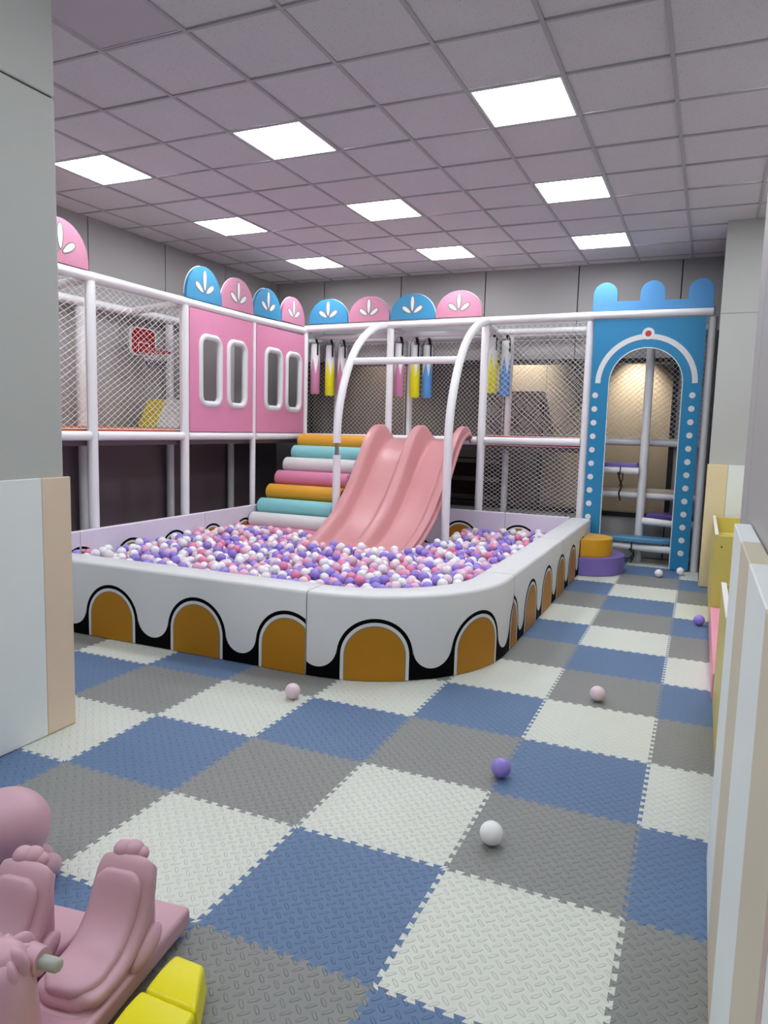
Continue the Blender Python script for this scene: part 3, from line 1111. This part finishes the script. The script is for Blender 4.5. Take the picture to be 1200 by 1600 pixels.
# ------------------------------------------------------------------ double slide
def build_slide():
    t = thing('slide', 'pink plastic double lane slide running down into the ball pit', 'slide', (-2.5, 4.5, .1))
    fl_ = [(6.52, 1.40), (6.36, 1.40), (6.16, 1.325), (5.98, 1.19), (5.75, .955), (5.50, .71), (5.2, .475), (4.85, .30), (4.60, .225), (4.38, .20)]
    hh = [.03, .18, .215, .20, .165, .15, .14, .125, .10, .06]
    cv = catmull([(0, a, b) for a, b in fl_], 6)
    hv = [v.x for v in catmull([(h, 0, 0) for h in hh], 6)]
    X0, X1 = -3.13, -1.93
    N = 61
    xs = [X0 + (X1 - X0) * i / (N - 1) for i in range(N)]

    def shape(u):                      # 1 on a ridge, 0 in a lane
        best = 0
        for c, wd_ in ((.03, .026), (.5, .028), (.97, .026)):
            d = abs(u - c)
            if d < wd_:
                v = 1
            else:
                v = max(0, 1 - (d - wd_) / .10)
                v = v * v * (3 - 2 * v)
            best = max(best, v)
        return best
    top, bot = [], []
    for i, p in enumerate(cv):
        a, b = cv[max(0, i - 1)], cv[min(len(cv) - 1, i + 1)]
        tg = (b - a).normalized()
        nrm = Vector((0, tg.z, -tg.y))
        if nrm.z < 0:
            nrm = -nrm
        for x in xs:
            u = (x - X0) / (X1 - X0)
            k = shape(u)
            lip = .0
            q = p + nrm * (hv[i] * k)
            top.append((x, q.y, q.z))
            e = min(u, 1 - u)
            th = .022 if e > .02 else .06
            q2 = p + nrm * (hv[i] * max(0, k - .25) - th)
            bot.append((x, q2.y, q2.z))
    n = len(cv)
    fs = []
    o = n * N
    for i in range(n - 1):
        for j in range(N - 1):
            a = i * N + j
            fs.append((a, a + 1, a + N + 1, a + N))
            fs.append((o + a, o + a + N, o + a + N + 1, o + a + 1))
        for j in (0, N - 1):
            a = i * N + j
            fs.append((a, a + N, o + a + N, o + a))
    for j in range(N - 1):
        fs.append((j, o + j, o + j + 1, j + 1))
        a = (n - 1) * N + j
        fs.append((a, a + 1, o + a + 1, o + a))
    mb = MB()
    mb.add(top + bot, fs, 0)
    mb.build('chute', 'slide', t, smooth=60)
    # outer flanges along both sides
    for x in (X0 - .005, X1 + .005):
        mb = MB()
        pts = []
        for i, p in enumerate(cv):
            a, b = cv[max(0, i - 1)], cv[min(len(cv) - 1, i + 1)]
            tg = (b - a).normalized()
            nrm = Vector((0, tg.z, -tg.y))
            if nrm.z < 0:
                nrm = -nrm
            q = p + nrm * (hv[i] * .45)
            pts.append((x, q.y, q.z))
        mb.tube(pts[3:], .026, 10, 0)
        mb.build('side_flange', 'slide', t)


build_slide()

# ------------------------------------------------------------------ roller ramp
rp = thing('roller_ramp', 'padded ramp of coloured rollers climbing from the ball pit to the deck', 'ramp', (-3.8, 5.1, 0))
ROL = [(6.40, 1.35, 'rol_orange', 'orange'), (6.235, 1.195, 'rol_cyan', 'turquoise'), (6.03, 1.04, 'rol_white', 'white'), (5.83, .875, 'rol_pink', 'pink'),
       (5.63, .71, 'rol_orange', 'orange'), (5.43, .545, 'rol_cyan', 'turquoise'), (5.25, .385, 'rol_white', 'white'), (5.10, .235, 'rol_pink', 'pink')]
for i, (y, z, m, cn) in enumerate(ROL):
    mb = MB()
    n = 24
    xa, xb = -4.34, -3.27
    prof_ = [(xa, .085), (xa + .02, .105), (xb - .02, .105), (xb, .085)]
    rings = [[(x, y + r * math.cos(2 * PI * k / n), z - .03 + r * math.sin(2 * PI * k / n)) for k in range(n)] for x, r in prof_]
    mb.loft(rings, 0, caps=False)
    mb.add(rings[0], [tuple(range(n))], 1)
    mb.add(rings[-1], [tuple(range(n))], 1)
    q = mb.build('roller', [m, 'rol_cap'], rp)
    q['label'] = cn + ' roller'
mb = MB()
p = [(5.12, .08), (6.40, .08), (6.40, 1.20), (5.12, .16)]
mb.prism([p], lambda a, b, d: (d, a, b), -4.32, -3.29, 0)
mb.build('ramp_base', 'dark', rp, bevel=.01)

# ------------------------------------------------------------------ ball pit
PH, PT, PC = .53, .235, (-1.42, 2.50)
YF, XR = 1.50, -.42
ARC_S = PI / 2


def path(s):
    """outer face of the pit wall by running length; returns point and inward normal"""
    if s <= -1.42:
        return Vector((s, YF, 0)), Vector((0, 1, 0))
    t = s + 1.42
    if t <= ARC_S:
        a = -PI / 2 + t
        return Vector((PC[0] + math.cos(a), PC[1] + math.sin(a), 0)), Vector((-math.cos(a), -math.sin(a), 0))
    return Vector((XR, PC[1] + t - ARC_S, 0)), Vector((-1, 0, 0))


ARCH = [-4.43, -3.71, -2.98, -2.25, -1.55, -.984, -.25, .335, .93, 1.585, 2.24, 2.90, 3.56]


def arch_decals(mb, f, s0, s1, arches, mis, rg=.185, ease=1.0):
    """black wave with gold arches; f(s, z, d) point at depth d outside the face"""
    rb, rw, rl = rg + .05, rg + .026, rg + .005
    zs = .155

    def strip(c, r, zfun, d, mi):
        n = 28
        us = [-math.cos(PI * i / n) * r for i in range(n + 1)]
        pts = [(max(s0, min(s1, c + u)), zfun(u)) for u in us]
        for (a, za), (b, zb_) in zip(pts, pts[1:]):
            if b - a < 1e-6:
                continue
            mb.add([f(a, .004, d), f(b, .004, d), f(b, zb_, d), f(a, za, d)], [(0, 1, 2, 3)], mi)
    dome = lambda r: (lambda u: zs + math.sqrt(max(0, r * r - u * u)))
    for c in arches:
        if c + rb < s0 or c - rb > s1:
            continue
        strip(c, rb, dome(rb), .0010, mis[0])
        strip(c, rw, dome(rw), .0020, mis[1])
        strip(c, rl, dome(rl), .0030, mis[2])
        strip(c, rg, dome(rg), .0040, mis[3])
    for c, e in zip(arches, arches[1:]):
        a, b = c + rb, e - rb
        ru = (b - a) / 2
        if ru < .02 or b < s0 or a > s1:
            continue
        zc = .068 + ru
        strip((a + b) / 2, ru, lambda u: zc - math.sqrt(max(0, ru * ru - u * u)), .0010, mis[0])


bp_ = thing('ball_pit', 'white padded ball pit with gold arches along its outer walls', 'ball pit', (-2.4, 3.9, 0))
MPIT = ['vinyl_white', 'vinyl_black', 'vinyl_white', 'vinyl_greyline', 'vinyl_gold', 'vinyl_lilac']


def pit_panel(s0, s1, arches, label=None):
    mb = MB()
    n = max(8, int((s1 - s0) / .06))
    ss = [s0 + .004 + (s1 - s0 - .008) * i / n for i in range(n + 1)]
    c = .022
    rings = []
    for s in ss:
        p, nr = path(s)
        prof = [(0, .006), (0, PH - c), (.3 * c, PH - .3 * c), (c, PH), (PT - c, PH), (PT - .3 * c, PH - .3 * c), (PT, PH - c), (PT, .006)]
        rings.append([p + nr * d + Vector((0, 0, z)) for d, z in prof])
    mb.loft(rings, 0)

    def f(s, z, d):
        p, nr = path(s)
        q = p - nr * d
        return (q.x, q.y, z)
    o = mb.build('wall_pad', MPIT, bp_, smooth=50)
    mb = MB()
    arch_decals(mb, f, s0 + .004, s1 - .004, arches, (1, 2, 3, 4))
    me = bpy.data.meshes.new('deco')
    # join the print into the same mesh
    bm = bmesh.new()
    bm.from_mesh(o.data)
    off = bp_.location
    vs = [bm.verts.new(Vector(v) - off) for v in mb.v]
    for fc, mi in zip(mb.f, mb.m):
        try:
            q = bm.faces.new([vs[i] for i in fc])
            q.material_index = mi
            q.smooth = False
        except ValueError:
            pass
    bm.to_mesh(o.data)
    bm.free()
    bpy.data.meshes.remove(me)
    if label:
        o['label'] = label
    return o


pit_panel(-4.40, -1.42, ARCH[:5])
pit_panel(-1.42, .337, [-1.706, -.984, -.25, .472], 'curved corner pad')
RIGHT = [.27, .93, 1.585, 2.24, 2.90, 3.56]
pit_panel(.337, 2.27, RIGHT)
pit_panel(2.27, 4.13, RIGHT)
# thin inner walls at the left and back


def thin_panel(f, s0, s1, arches, label=None):
    mb = MB()
    vs = []
    c = .008
    rings = []
    for s in (s0 + .003, s1 - .003):
        prof = [(-.05, .006), (-.05, PH - c), (-.05 + c, PH), (-c, PH), (0, PH - c), (0, .006)]
        rings.append([f(s, z, d) for d, z in prof])
    mb.loft(rings, 0)
    arch_decals(mb, f, s0 + .01, s1 - .01, arches, (1, 2, 3, 4))
    o = mb.build('wall_pad', ['vinyl_lilac', 'vinyl_black', 'vinyl_white', 'vinyl_greyline', 'vinyl_gold'], bp_, smooth=30, fix=False)
    return o


fL = lambda s, z, d: (-4.365 + d, s, z)
AL = [1.9 + .645 * k for k in range(8)]
for a, b in ((1.76, 2.55), (2.55, 4.35), (4.35, 6.42)):
    thin_panel(fL, a, b, AL)
fB = lambda s, z, d: (s, 6.475 - d, z)
AB = [-4.29 + .755 * k for k in range(6)]
for a, b in ((-4.30, -3.0), (-3.0, -1.45), (-1.45, -.67)):
    thin_panel(fB, a, b, AB)
mb = MB()
lp = [(-4.355, 1.75)] + [(PC[0] + .755 * math.cos(a), PC[1] + .755 * math.sin(a)) for a in [-PI / 2 + PI / 2 * i / 10 for i in range(11)]] + [(-.665, 6.46), (-4.355, 6.46)]
mb.prism([lp], lambda a, b, d: (a, b, d), .004, .07, 0)
mb.build('floor_pad', 'vinyl_lilac', bp_)

# balls: dropped one by one onto the lowest free spot
BR = .0432
LEVEL = .368
rb = random.Random(11)
cell = 2 * BR
grid = {}


def inside(x, y):
    m = BR + .006
    if x < -4.365 + m or x > XR - PT - m or y < YF + PT + m or y > 6.475 - m:
        return False
    if x > PC[0] and y < PC[1] and math.hypot(x - PC[0], y - PC[1]) > 1 - PT - m:
        return False
    if -3.17 - m < x < -1.89 + m and y > 4.36 - m:
        return False
    if x < -3.2 + m and y > 4.98 - m:
        return False
    for lx in (-3.20, -1.83):
        if math.hypot(x - lx, y - 5.3) < .047 + m:
            return False
    return True


def rest(x, y):
    cx, cy = int(x // cell), int(y // cell)
    z = .07 + BR + .002
    for i in (-1, 0, 1):
        for j in (-1, 0, 1):
            for bx, by, bz in grid.get((cx + i, cy + j), ()):
                d2 = (bx - x) ** 2 + (by - y) ** 2
                if d2 < cell * cell:
                    q = bz + math.sqrt(cell * cell - d2)
                    if q > z:
                        z = q
    return z + .0006


balls = []
fails = 0
while fails < 220 and len(balls) < 9500:
    best = None
    for _ in range(14):
        x, y = rb.uniform(-4.36, -.66), rb.uniform(1.74, 6.47)
        if not inside(x, y):
            continue
        z = rest(x, y) + .0
        if best is None or z < best[2]:
            best = (x, y, z)
    if best is None:
        continue
    lim = LEVEL - BR + .03 * max(0, min(1, (-3.5 - best[0]) / .6)) + .02 * math.sin(2.1 * best[0] + 1.3 * best[1]) + .012 * math.sin(5 * best[0] - 3.7 * best[1])
    if best[2] > lim:
        fails += 1
        continue
    fails = max(0, fails - 6)
    balls.append(best)
    grid.setdefault((int(best[0] // cell), int(best[1] // cell)), []).append(best)


def visible(b):
    x, y, z = b
    cx, cy = int(x // cell), int(y // cell)
    for i in (-1, 0, 1):
        for j in (-1, 0, 1):
            for bx, by, bz in grid.get((cx + i, cy + j), ()):
                if bz > z + .5 * BR and (bx - x) ** 2 + (by - y) ** 2 < (1.25 * BR) ** 2:
                    return False
    zz = z + .7 * BR
    t = (CAM.z - PH) / (CAM.z - zz)
    px, py = CAM.x + t * (x - CAM.x), CAM.y + t * (y - CAM.y)
    m = .005
    if px > XR - PT - m or py < YF + PT + m:
        return False
    if px > PC[0] and py < PC[1] and math.hypot(px - PC[0], py - PC[1]) > 1 - PT - m:
        return False
    return True


COLS = (['ball_white'] * 31 + ['ball_purple'] * 32 + ['ball_rose'] * 14 + ['ball_pink'] * 11 + ['ball_pale'] * 12)
CNAME = {'ball_white': 'white', 'ball_purple': 'purple', 'ball_rose': 'soft pink', 'ball_pink': 'bright pink', 'ball_pale': 'pale pink'}


def ico(sub):
    bm = bmesh.new()
    bmesh.ops.create_icosphere(bm, subdivisions=sub, radius=BR)
    vs = [tuple(v.co) for v in bm.verts]
    fs = [tuple(v.index for v in f.verts) for f in bm.faces]
    bm.free()
    return vs, fs


def ball_mesh(name, m, r, seg=28, rng=16):
    mb = MB()
    mb.ell((0, 0, 0), (r, r, r), 0, seg, rng)
    # moulding seam
    me = bpy.data.meshes.new(name)
    bm = bmesh.new()
    bmesh.ops.create_uvsphere(bm, u_segments=seg, v_segments=rng, radius=r)
    for f in bm.faces:
        f.smooth = True
    bm.to_mesh(me)
    bm.free()
    me.materials.append(MT[m])
    return me


order = sorted([b for b in balls if visible(b)], key=lambda b: (Vector(b) - CAM).length)
near = set(order[:300])
PB = {c: ball_mesh('pit_ball', c, BR, 20, 12) for c in set(COLS)}
proto = {}
iv, if_ = ico(2)
sv, sf, sm = [], [], []
mixm = list(dict.fromkeys(COLS))
for b in balls:
    c = rb.choice(COLS)
    if b in near:
        o = bpy.data.objects.new('pit_ball', PB[c]) if c not in proto else proto[c].copy()
        proto.setdefault(c, o)
        C.objects.link(o)
        o.location = b
        tag(o, '%s plastic ball lying in the near half of the ball pit' % CNAME[c], 'ball', 'near %s balls in the ball pit' % CNAME[c])
    else:
        k = len(sv)
        sv += [(x + b[0], y + b[1], z + b[2]) for x, y, z in iv]
        sf += [(i + k, j + k, l + k) for i, j, l in if_]
        sm += [mixm.index(c)] * len(if_)
me = bpy.data.meshes.new('pit_balls')
me.from_pydata(sv, [], sf)
for c in mixm:
    me.materials.append(MT[c])
me.polygons.foreach_set('material_index', sm)
me.polygons.foreach_set('use_smooth', [True] * len(sf))
o = bpy.data.objects.new('pit_balls', me)
C.objects.link(o)
tag(o, 'purple, pink and white plastic balls filling the far part of the ball pit', 'balls', kind='stuff')

# loose balls on the floor
LB = .0435
for (x, y, c, lab) in ((-1.288, 1.124, 'ball_pale', 'pale pink ball on the floor in front of the ball pit arches'),
                       (.273, 1.899, 'ball_pale', 'pale pink ball on a grey mat right of the ball pit corner'),
                       (.007, .744, 'ball_purple', 'purple ball on a blue mat in the middle of the floor'),
                       (.108, .214, 'ball_white', 'largest looking white ball, on a grey mat nearest the viewer'),
                       (.39, 6.0, 'ball_white', 'small white ball on the floor in front of the castle gate opening'),
                       (.60, 6.25, 'ball_white', 'small white ball touching the right leg of the castle gate'),
                       (.80, 4.03, 'ball_purple', 'purple ball on the floor against the pink block and yellow cabinet')):
    o = bpy.data.objects.new('ball', ball_mesh('ball', c, LB, 40, 24))
    C.objects.link(o)
    o.location = (x, y, LB + .003)
    tag(o, lab, 'ball', 'loose balls on the foam floor')

# ------------------------------------------------------------------ castle gate
cgte = thing('castle_gate', 'blue padded castle gate with arched doorway and white dots', 'castle gate', (.1, 6.53, 0))
fc_ = lambda a, b, d: (a, 6.535 - d, b)
out = [(-.515, .012), (-.315, .012), (-.315, 2.11)] + arc(.079, 2.115, .394, 180, 0, 28) + [(.473, .012), (.672, .012), (.672, 2.835), (-.515, 2.835)]
mb = MB()
mb.prism([out], fc_, -.03, .03, 0)
D = .0315
bo_, bi_ = arc(.08, 2.115, .548, 0, 180, 36), arc(.08, 2.115, .490, 180, 0, 36)
mb.flat(bo_ + bi_, fc_, D, 1)
mb.flat(circle(.08, 2.665, .066, 24), fc_, D + .0008, 1)
mb.flat(circle(.08, 2.665, .034, 20), fc_, D + .0016, 2)
for k in range(14):
    z = 1.975 - .158 * k
    mb.flat(circle(-.460, z, .033, 18), fc_, D, 1)
    if z > .03:
        mb.flat(circle(.583, 1.982 - .1478 * k, .033, 18), fc_, D, 1)
o = mb.build('gate_panel', ['castle', 'vinyl_white', 'rim_red'], cgte, smooth=40)
mb = MB()
tp = [(-.545, 2.955), (.728, 2.955)]
cr = lambda c, h: arc(c, 3.115, h, 0, 180, 14)
tp = [(-.545, 2.93), (.728, 2.93)] + cr(.600, .128) + [(.472, 3.03), (.234, 3.03)] + cr(.100, .130)[0:] + [(-.03, 3.03), (-.275, 3.03)] + cr(-.41, .133)
mb.prism([tp], fc_, -.03, .03, 0)
o = mb.build('battlement', 'castle_light', cgte, bevel=.008)
o['label'] = 'lighter blue battlement with three rounded merlons'
mb = MB()
ed = [(-.315, .012), (-.315, 2.11)] + arc(.079, 2.115, .394, 180, 0, 28) + [(.473, .012)]
mb.tube([fc_(a, b, .028) for a, b in ed], .006, 6, 0)
mb.build('piping', 'vinyl_white', cgte)
mb = MB()
mb.tube([(-.555, 6.515, 2.885), (.735, 6.515, 2.885)], .042, 16, 0)
mb.build('top_bar', 'pipe', cgte)

# climbing steps inside the gate
def step_pad(name, pts, z, th, m, rail, label, strap_at=None, sl=1.0):
    c = Vector((sum(p[0] for p in pts) / len(pts), sum(p[1] for p in pts) / len(pts), z))
    t = thing('climbing_step', label, 'step', c, 'climbing steps inside the castle gate')
    mb = MB()
    mb.prism([pts], lambda a, b, d: (a, b, d), z - th, z, 0)
    mb.build('step_pad', m, t, bevel=.018, seg=3)
    mb = MB()
    mb.tube([rail[0], rail[1]], .043, 14, 0)
    mb.build('support_pipe', 'pipe', t)
    for sx in strap_at or ():
        mb = MB()
        a, b = Vector(rail[0]), Vector(rail[1])
        p = a.lerp(b, sx)
        tdir = (b - a).normalized()
        side = Vector((0, 0, 1)).cross(tdir).normalized()
        loop = [p + side * .049 * math.cos(2 * PI * i / 16) + Vector((0, 0, .049 * math.sin(2 * PI * i / 16))) for i in range(16)]
        mb.tube(loop, .007, 6, 0, closed=True)
        q = p - side * .05 if (side.y > 0) else p + side * .05
        mb.tube([q + Vector((-.02, 0, -.02)), q + Vector((0, 0, -.10 * sl)), q + Vector((.03, 0, -.18 * sl)), q + Vector((0, 0, -.27 * sl)), q + Vector((.02, 0, -.36 * sl))], .011, 6, 0)
        mb.tube([q + Vector((.03, 0, -.03)), q + Vector((.035, 0, -.1)), q + Vector((.0, 0, -.19))], .008, 6, 0)
        mb.build('strap', 'strap', t)


step_pad('s', arc(.09, 7.0, .50, 200, 340, 14)[0:] if False else [(-.46, 6.74), (-.2, 6.66), (.09, 6.64), (.36, 6.66), (.60, 6.74), (.60, 6.88), (-.46, 6.88)], .325, .06, 'step_blue',
         [(-.47, 6.74, .215), (.66, 6.70, .20)], 'blue padded step, lowest of the climbing steps in the gate', (.45,), .45)
step_pad('s', [(.16, 6.80), (.45, 6.74), (.72, 6.76), (.72, 7.12), (.2, 7.10)], .605, .05, 'purple_dark',
         [(.13, 6.80, .515), (.72, 6.76, .50)], 'dark purple padded step on the right, second lowest in the gate')
step_pad('s', [(-.45, 7.0), (.70, 7.0), (.70, 7.13), (-.45, 7.13)], .885, .05, 'step_tan',
         [(-.46, 7.03, .80), (.74, 7.03, .80)], 'tan padded step spanning the back of the gate', (.78,), .4)
step_pad('s', [(-.47, 6.80), (.03, 6.84), (.03, 7.12), (-.47, 7.12)], 1.19, .05, 'purple',
         [(-.50, 6.82, 1.10), (.05, 6.85, 1.10)], 'purple padded step on the left, highest in the gate', (.62,))

# ------------------------------------------------------------------ soft half-round steps
def half_round(name, cx, cy, r, z0, z1, m, label):
    mb = MB()
    lp = [(cx, cy - r)] + arc(cx, cy, r, -90, 90, 26) + [(cx, cy + r)]
    mb.prism([lp], lambda a, b, d: (a, b, d), z0, z1, 0)
    o = mb.build(name, m, None, bevel=.014, seg=3)
    return tag(o, label, 'soft step')


half_round('soft_step', -.412, 6.06, .43, .004, .195, 'purple', 'purple half-round foam step on the floor against the ball pit wall')
half_round('soft_step', -.410, 6.00, .30, .197, .385, 'gold_step', 'small golden half-round foam step stacked on the purple one')

# ------------------------------------------------------------------ yellow cabinets and pink block at the right
def cubby(y0, y1, x0, x1, h, label, holes=True, tray=True):
    t = thing('yellow_cabinet', label, 'cabinet', (x0, (y0 + y1) / 2, 0), 'low yellow cabinets along the right wall')
    mb = MB()
    mb.box(x0, x0 + .02, y0, y1, .005, h, 0)
    mb.box(x1 - .02, x1, y0, y1, .005, h, 0)
    mb.box(x0 + .02, x1 - .02, y0, y0 + .02, .005, h, 0)
    mb.box(x0 + .02, x1 - .02, y1 - .02, y1, .005, h, 0)
    if holes:
        for hx, hz in ((.05, h - .09), (.16, h - .06), (.14, h - .32)):
            mb.flat(circle(x0 + hx, hz, .007, 10), lambda a, b, d: (a, y0 - d, b), .001, 1)
    mb.build('body', ['cab_yellow', 'dark'], t, bevel=.002)
    mb = MB()
    mb.box(x0 + .021, x1 - .021, y0 + .021, y1 - .021, h - .17, h - .15, 0)
    mb.box(x0 + .021, x1 - .021, (y0 + y1) / 2 - .2, (y0 + y1) / 2 - .18, h - .149, h - .05, 0)
    mb.build('shelf', 'cab_bright', t)
    mb = MB()
    mb.box(x0 - .003, x0 + .023, y0 - .002, y1 + .002, h + .0005, h + .01, 0)
    mb.build('edge_strip', 'white_edge', t)


cubby(4.06, 5.60, .872, 1.45, .745, 'yellow open-top cabinet in front of the straw coloured pillar pad')
cubby(1.32, 2.20, .88, 1.45, .70, 'yellow cabinet half hidden behind the near striped wall pad')
mb = MB()
mb.box(.872, .97, 2.23, 4.03, .004, .165, 0)
tag(mb.build('pink_block', 'cab_pink', None, bevel=.008), 'long low pink block on the floor between the yellow cabinets', 'block')

# ------------------------------------------------------------------ ride-on toys at the lower left
def sweep_slab(mb, path_, widths, thick, mi=0, xc=0.0, e=4.0, n=28):
    """rounded slab swept along a (y, z) path; thickness hangs below the path"""
    cv = catmull([(0, a, b) for a, b in path_], 6)
    wv = [v.x for v in catmull([(k, 0, 0) for k in widths], 6)]
    rings = []
    N = len(cv)
    for i, p in enumerate(cv):
        a, b = cv[max(0, i - 1)], cv[min(N - 1, i + 1)]
        tg = (b - a).normalized()
        nrm = Vector((0, -tg.z, tg.y))
        if nrm.z < 0 and abs(nrm.z) > .3:
            nrm = -nrm
        k = min(i, N - 1 - i)
        cap = min(1, .55 + .45 * math.sqrt(min(1, k / 4)))
        ring = []
        for q in range(n):
            an = 2 * PI * q / n
            ca, sa = math.cos(an), math.sin(an)
            x = math.copysign(abs(ca) ** (2 / e), ca) * wv[i] / 2 * cap
            h = math.copysign(abs(sa) ** (2 / e), sa) * thick / 2 * (cap if k < 4 else 1)
            ring.append(Vector((xc + x, p.y, p.z)) + nrm * (h - thick / 2))
        rings.append(ring)
    mb.loft(rings, mi)


def ring_xy(cx, cy, hx, hy, z, e=4.0, n=32):
    out = []
    for q in range(n):
        an = 2 * PI * q / n
        ca, sa = math.cos(an), math.sin(an)
        out.append((cx + math.copysign(abs(ca) ** (2 / e), ca) * hx, cy + math.copysign(abs(sa) ** (2 / e), sa) * hy, z))
    return out


def sub(o, n=1):
    m = o.modifiers.new('smooth', 'SUBSURF')
    m.levels = n
    m.render_levels = n
    return o


def ride_on(x, y, rz, label, front=True):
    t = thing('rocking_toy', label, 'ride-on toy', (0, 0, 0), 'pink plastic rocking toys')
    # local frame: seat over the origin, rider faces -y
    mb = MB()
    mb.box(-.115, .100, -.60, .275, .022, .085, 0)
    mb.build('base', 'toy', t, bevel=.016, seg=4)
    for sx in (-.07, .055):
        mb = MB()
        mb.prism([[(-.55, .024), (-.40, .004), (.08, .004), (.24, .024)]], lambda a, b, d: (d, a, b), sx - .012, sx + .012, 0)
        mb.build('rocker', 'toy', t, bevel=.004)
    mb = MB()
    rings = []
    for z, hx, y0, y1 in ((.080, .088, -.20, .165), (.10, .084, -.145, .155), (.12, .080, -.05, .15), (.15, .078, .025, .145), (.20, .078, .06, .14), (.25, .078, .088, .135), (.29, .074, .102, .13)):
        rings.append(ring_xy(0, (y0 + y1) / 2, hx, (y1 - y0) / 2, z))
    mb.loft(rings, 0)
    mb.build('body', 'toy', t, smooth=70)
    shell = [(-.185, .105), (-.15, .128), (-.08, .130), (-.015, .146), (.035, .190), (.065, .245), (.085, .295), (.112, .324), (.138, .31)]
    mb = MB()
    sweep_slab(mb, shell, [.13, .178, .190, .190, .190, .188, .176, .158, .13], .05, 0, 0, 3.2)
    mb.build('seat_shell', 'toy', t, smooth=80)
    sv_ = [(v.y, v.z) for v in catmull([(0, a, b) for a, b in shell], 4)]
    cush = []
    for k in range(3, len(sv_) - 7, 3):
        (ya, za), (yb2, zb2) = sv_[k - 1], sv_[k + 1]
        ln = math.hypot(yb2 - ya, zb2 - za)
        cush.append((sv_[k][0] - (zb2 - za) / ln * .020, sv_[k][1] + (yb2 - ya) / ln * .020))
    nw = len(cush)
    cw = [.115] + [.152 - .010 * k / nw for k in range(1, nw - 1)] + [.118]
    mb = MB()
    sweep_slab(mb, cush, cw, .042, 0, -.004, 3.2)
    mb.build('seat', 'toy', t, smooth=80)
    mb = MB()
    for dx, dy, dz, r in ((-.030, .135, .322, .026), (-.004, .142, .322, .026), (.016, .146, .312, .021)):
        mb.ell((dx, dy, dz), (r * 1.15, r * 1.1, r), 0, 20, 12)
    mb.build('tail_knob', 'toy', t, smooth=80)
    for sx in (-1, 1):
        mb = MB()
        mb.ell((sx * .088, .055, .105), (.026, .075, .034), 0, 22, 14, Matrix.Rotation(math.radians(20), 3, 'X'))
        mb.build('hip', 'toy', t, smooth=80)
    if front:
        mb = MB()
        rings = []
        for z, hx, hy, cy in ((.08, .085, .11, -.33), (.12, .082, .09, -.315), (.18, .075, .07, -.30), (.23, .066, .06, -.29), (.27, .055, .05, -.285), (.30, .035, .035, -.285)):
            rings.append(ring_xy(-.05, cy, hx, hy, z, 2.6))
        mb.loft(rings, 0)
        mb.build('neck', 'toy', t, smooth=80)
        mb = MB()
        rr = random.Random(5)
        for k in range(14):
            an = -.9 + k * .42
            z = .245 + .016 * (k % 3)
            mb.ell((-.070 + .040 * math.cos(an), -.275 + .036 * math.sin(an), z), (.040, .020, .048), 0, 18, 12,
                   Matrix.Rotation(an, 3, 'Z') @ Matrix.Rotation(.5 + rr.uniform(-.2, .2), 3, 'Y'))
        mb.ell((-.068, -.275, .285), (.060, .052, .040), 0, 24, 14)
        mb.build('mane', 'toy', t, smooth=80)
        mb = MB()
        mb.tube([(-.03, -.235, .266), (.010, -.235, .266)], [.036, .031], 20, 0)
        mb.build('handle_collar', 'toy', t)
        mb = MB()
        mb.tube([(-.14, -.235, .266), (.052, -.235, .266), (.058, -.235, .266), (.061, -.235, .266)], [.0165, .0165, .013, .006], 18, 0)
        mb.build('handle', 'toy_grey', t)['label'] = 'grey green handle bar'
        mb = MB()
        mb.box(-.09, .0, -.401, -.395, .13, .165, 0)
        mb.box(-.09, .0, -.401, -.395, .165, .175, 1)
        mb.build('sticker', ['sticker_navy', 'sticker_yellow'], t)
    t.location = (x, y, 0)
    t.rotation_euler = (0, 0, rz)
    return t


ride_on(-.648, -.925, math.radians(8), 'pink plastic rocking toy with grey handle, nearest the yellow pad')
ride_on(-.872, -1.07, math.radians(8), 'pink plastic rocking toy cut by the left edge, behind the handle of its neighbour', front=False)
# round-headed toy behind them
rh = thing('animal_toy', 'pink plastic animal toy with a big round head behind the rocking toys', 'ride-on toy', (-1.25, -.72, 0))
mb = MB()
mb.ell((-1.27, -.71, .20), (.135, .125, .12), 0, 36, 22)
mb.build('head', 'toy_rear', rh, smooth=80)
mb = MB()
mb.ell((-1.45, -.72, .14), (.24, .12, .13), 0, 32, 20)
mb.build('body', 'toy_rear', rh, smooth=80)
for (x, y) in ((-1.175, -.645), (-1.23, -.86)):
    mb = MB()
    mb.ell((x, y, .045), (.036, .05, .042), 0, 22, 14)
    mb.ell((x - .05, y + .01, .06), (.05, .045, .045), 0, 22, 14)
    mb.build('paw', 'toy_rear', rh, smooth=80)
# yellow segmented pad
yp = thing('yellow_pad', 'bright yellow plastic pad with a grooved sloping top at the bottom edge', 'ride-on toy part', (-.40, -1.0, 0))
secs = [(-.815, -.953, (-.500, -.405), (-.487, -.325), .082), (-.962, -1.10, (-.487, -.318), (-.470, -.275), .092), (-1.108, -1.28, (-.470, -.268), (-.450, -.225), .092)]
for ya, yb2, xa, xb, h in secs:
    mb = MB()
    rings = []
    for f_ in (0, .25, .5, .75, 1):
        y = ya + (yb2 - ya) * f_
        x0, x1 = xa[0] + (xb[0] - xa[0]) * f_, xa[1] + (xb[1] - xa[1]) * f_
        z1 = h + .008 * math.sin(PI * f_)
        rings.append([(x0 - .004, y, .006), (x1 + .012, y, .006), (x1, y, z1), (x0, y, z1)])
    mb.loft(rings, 0)
    mb.build('segment', 'toy_yellow', yp, bevel=.012, seg=4)
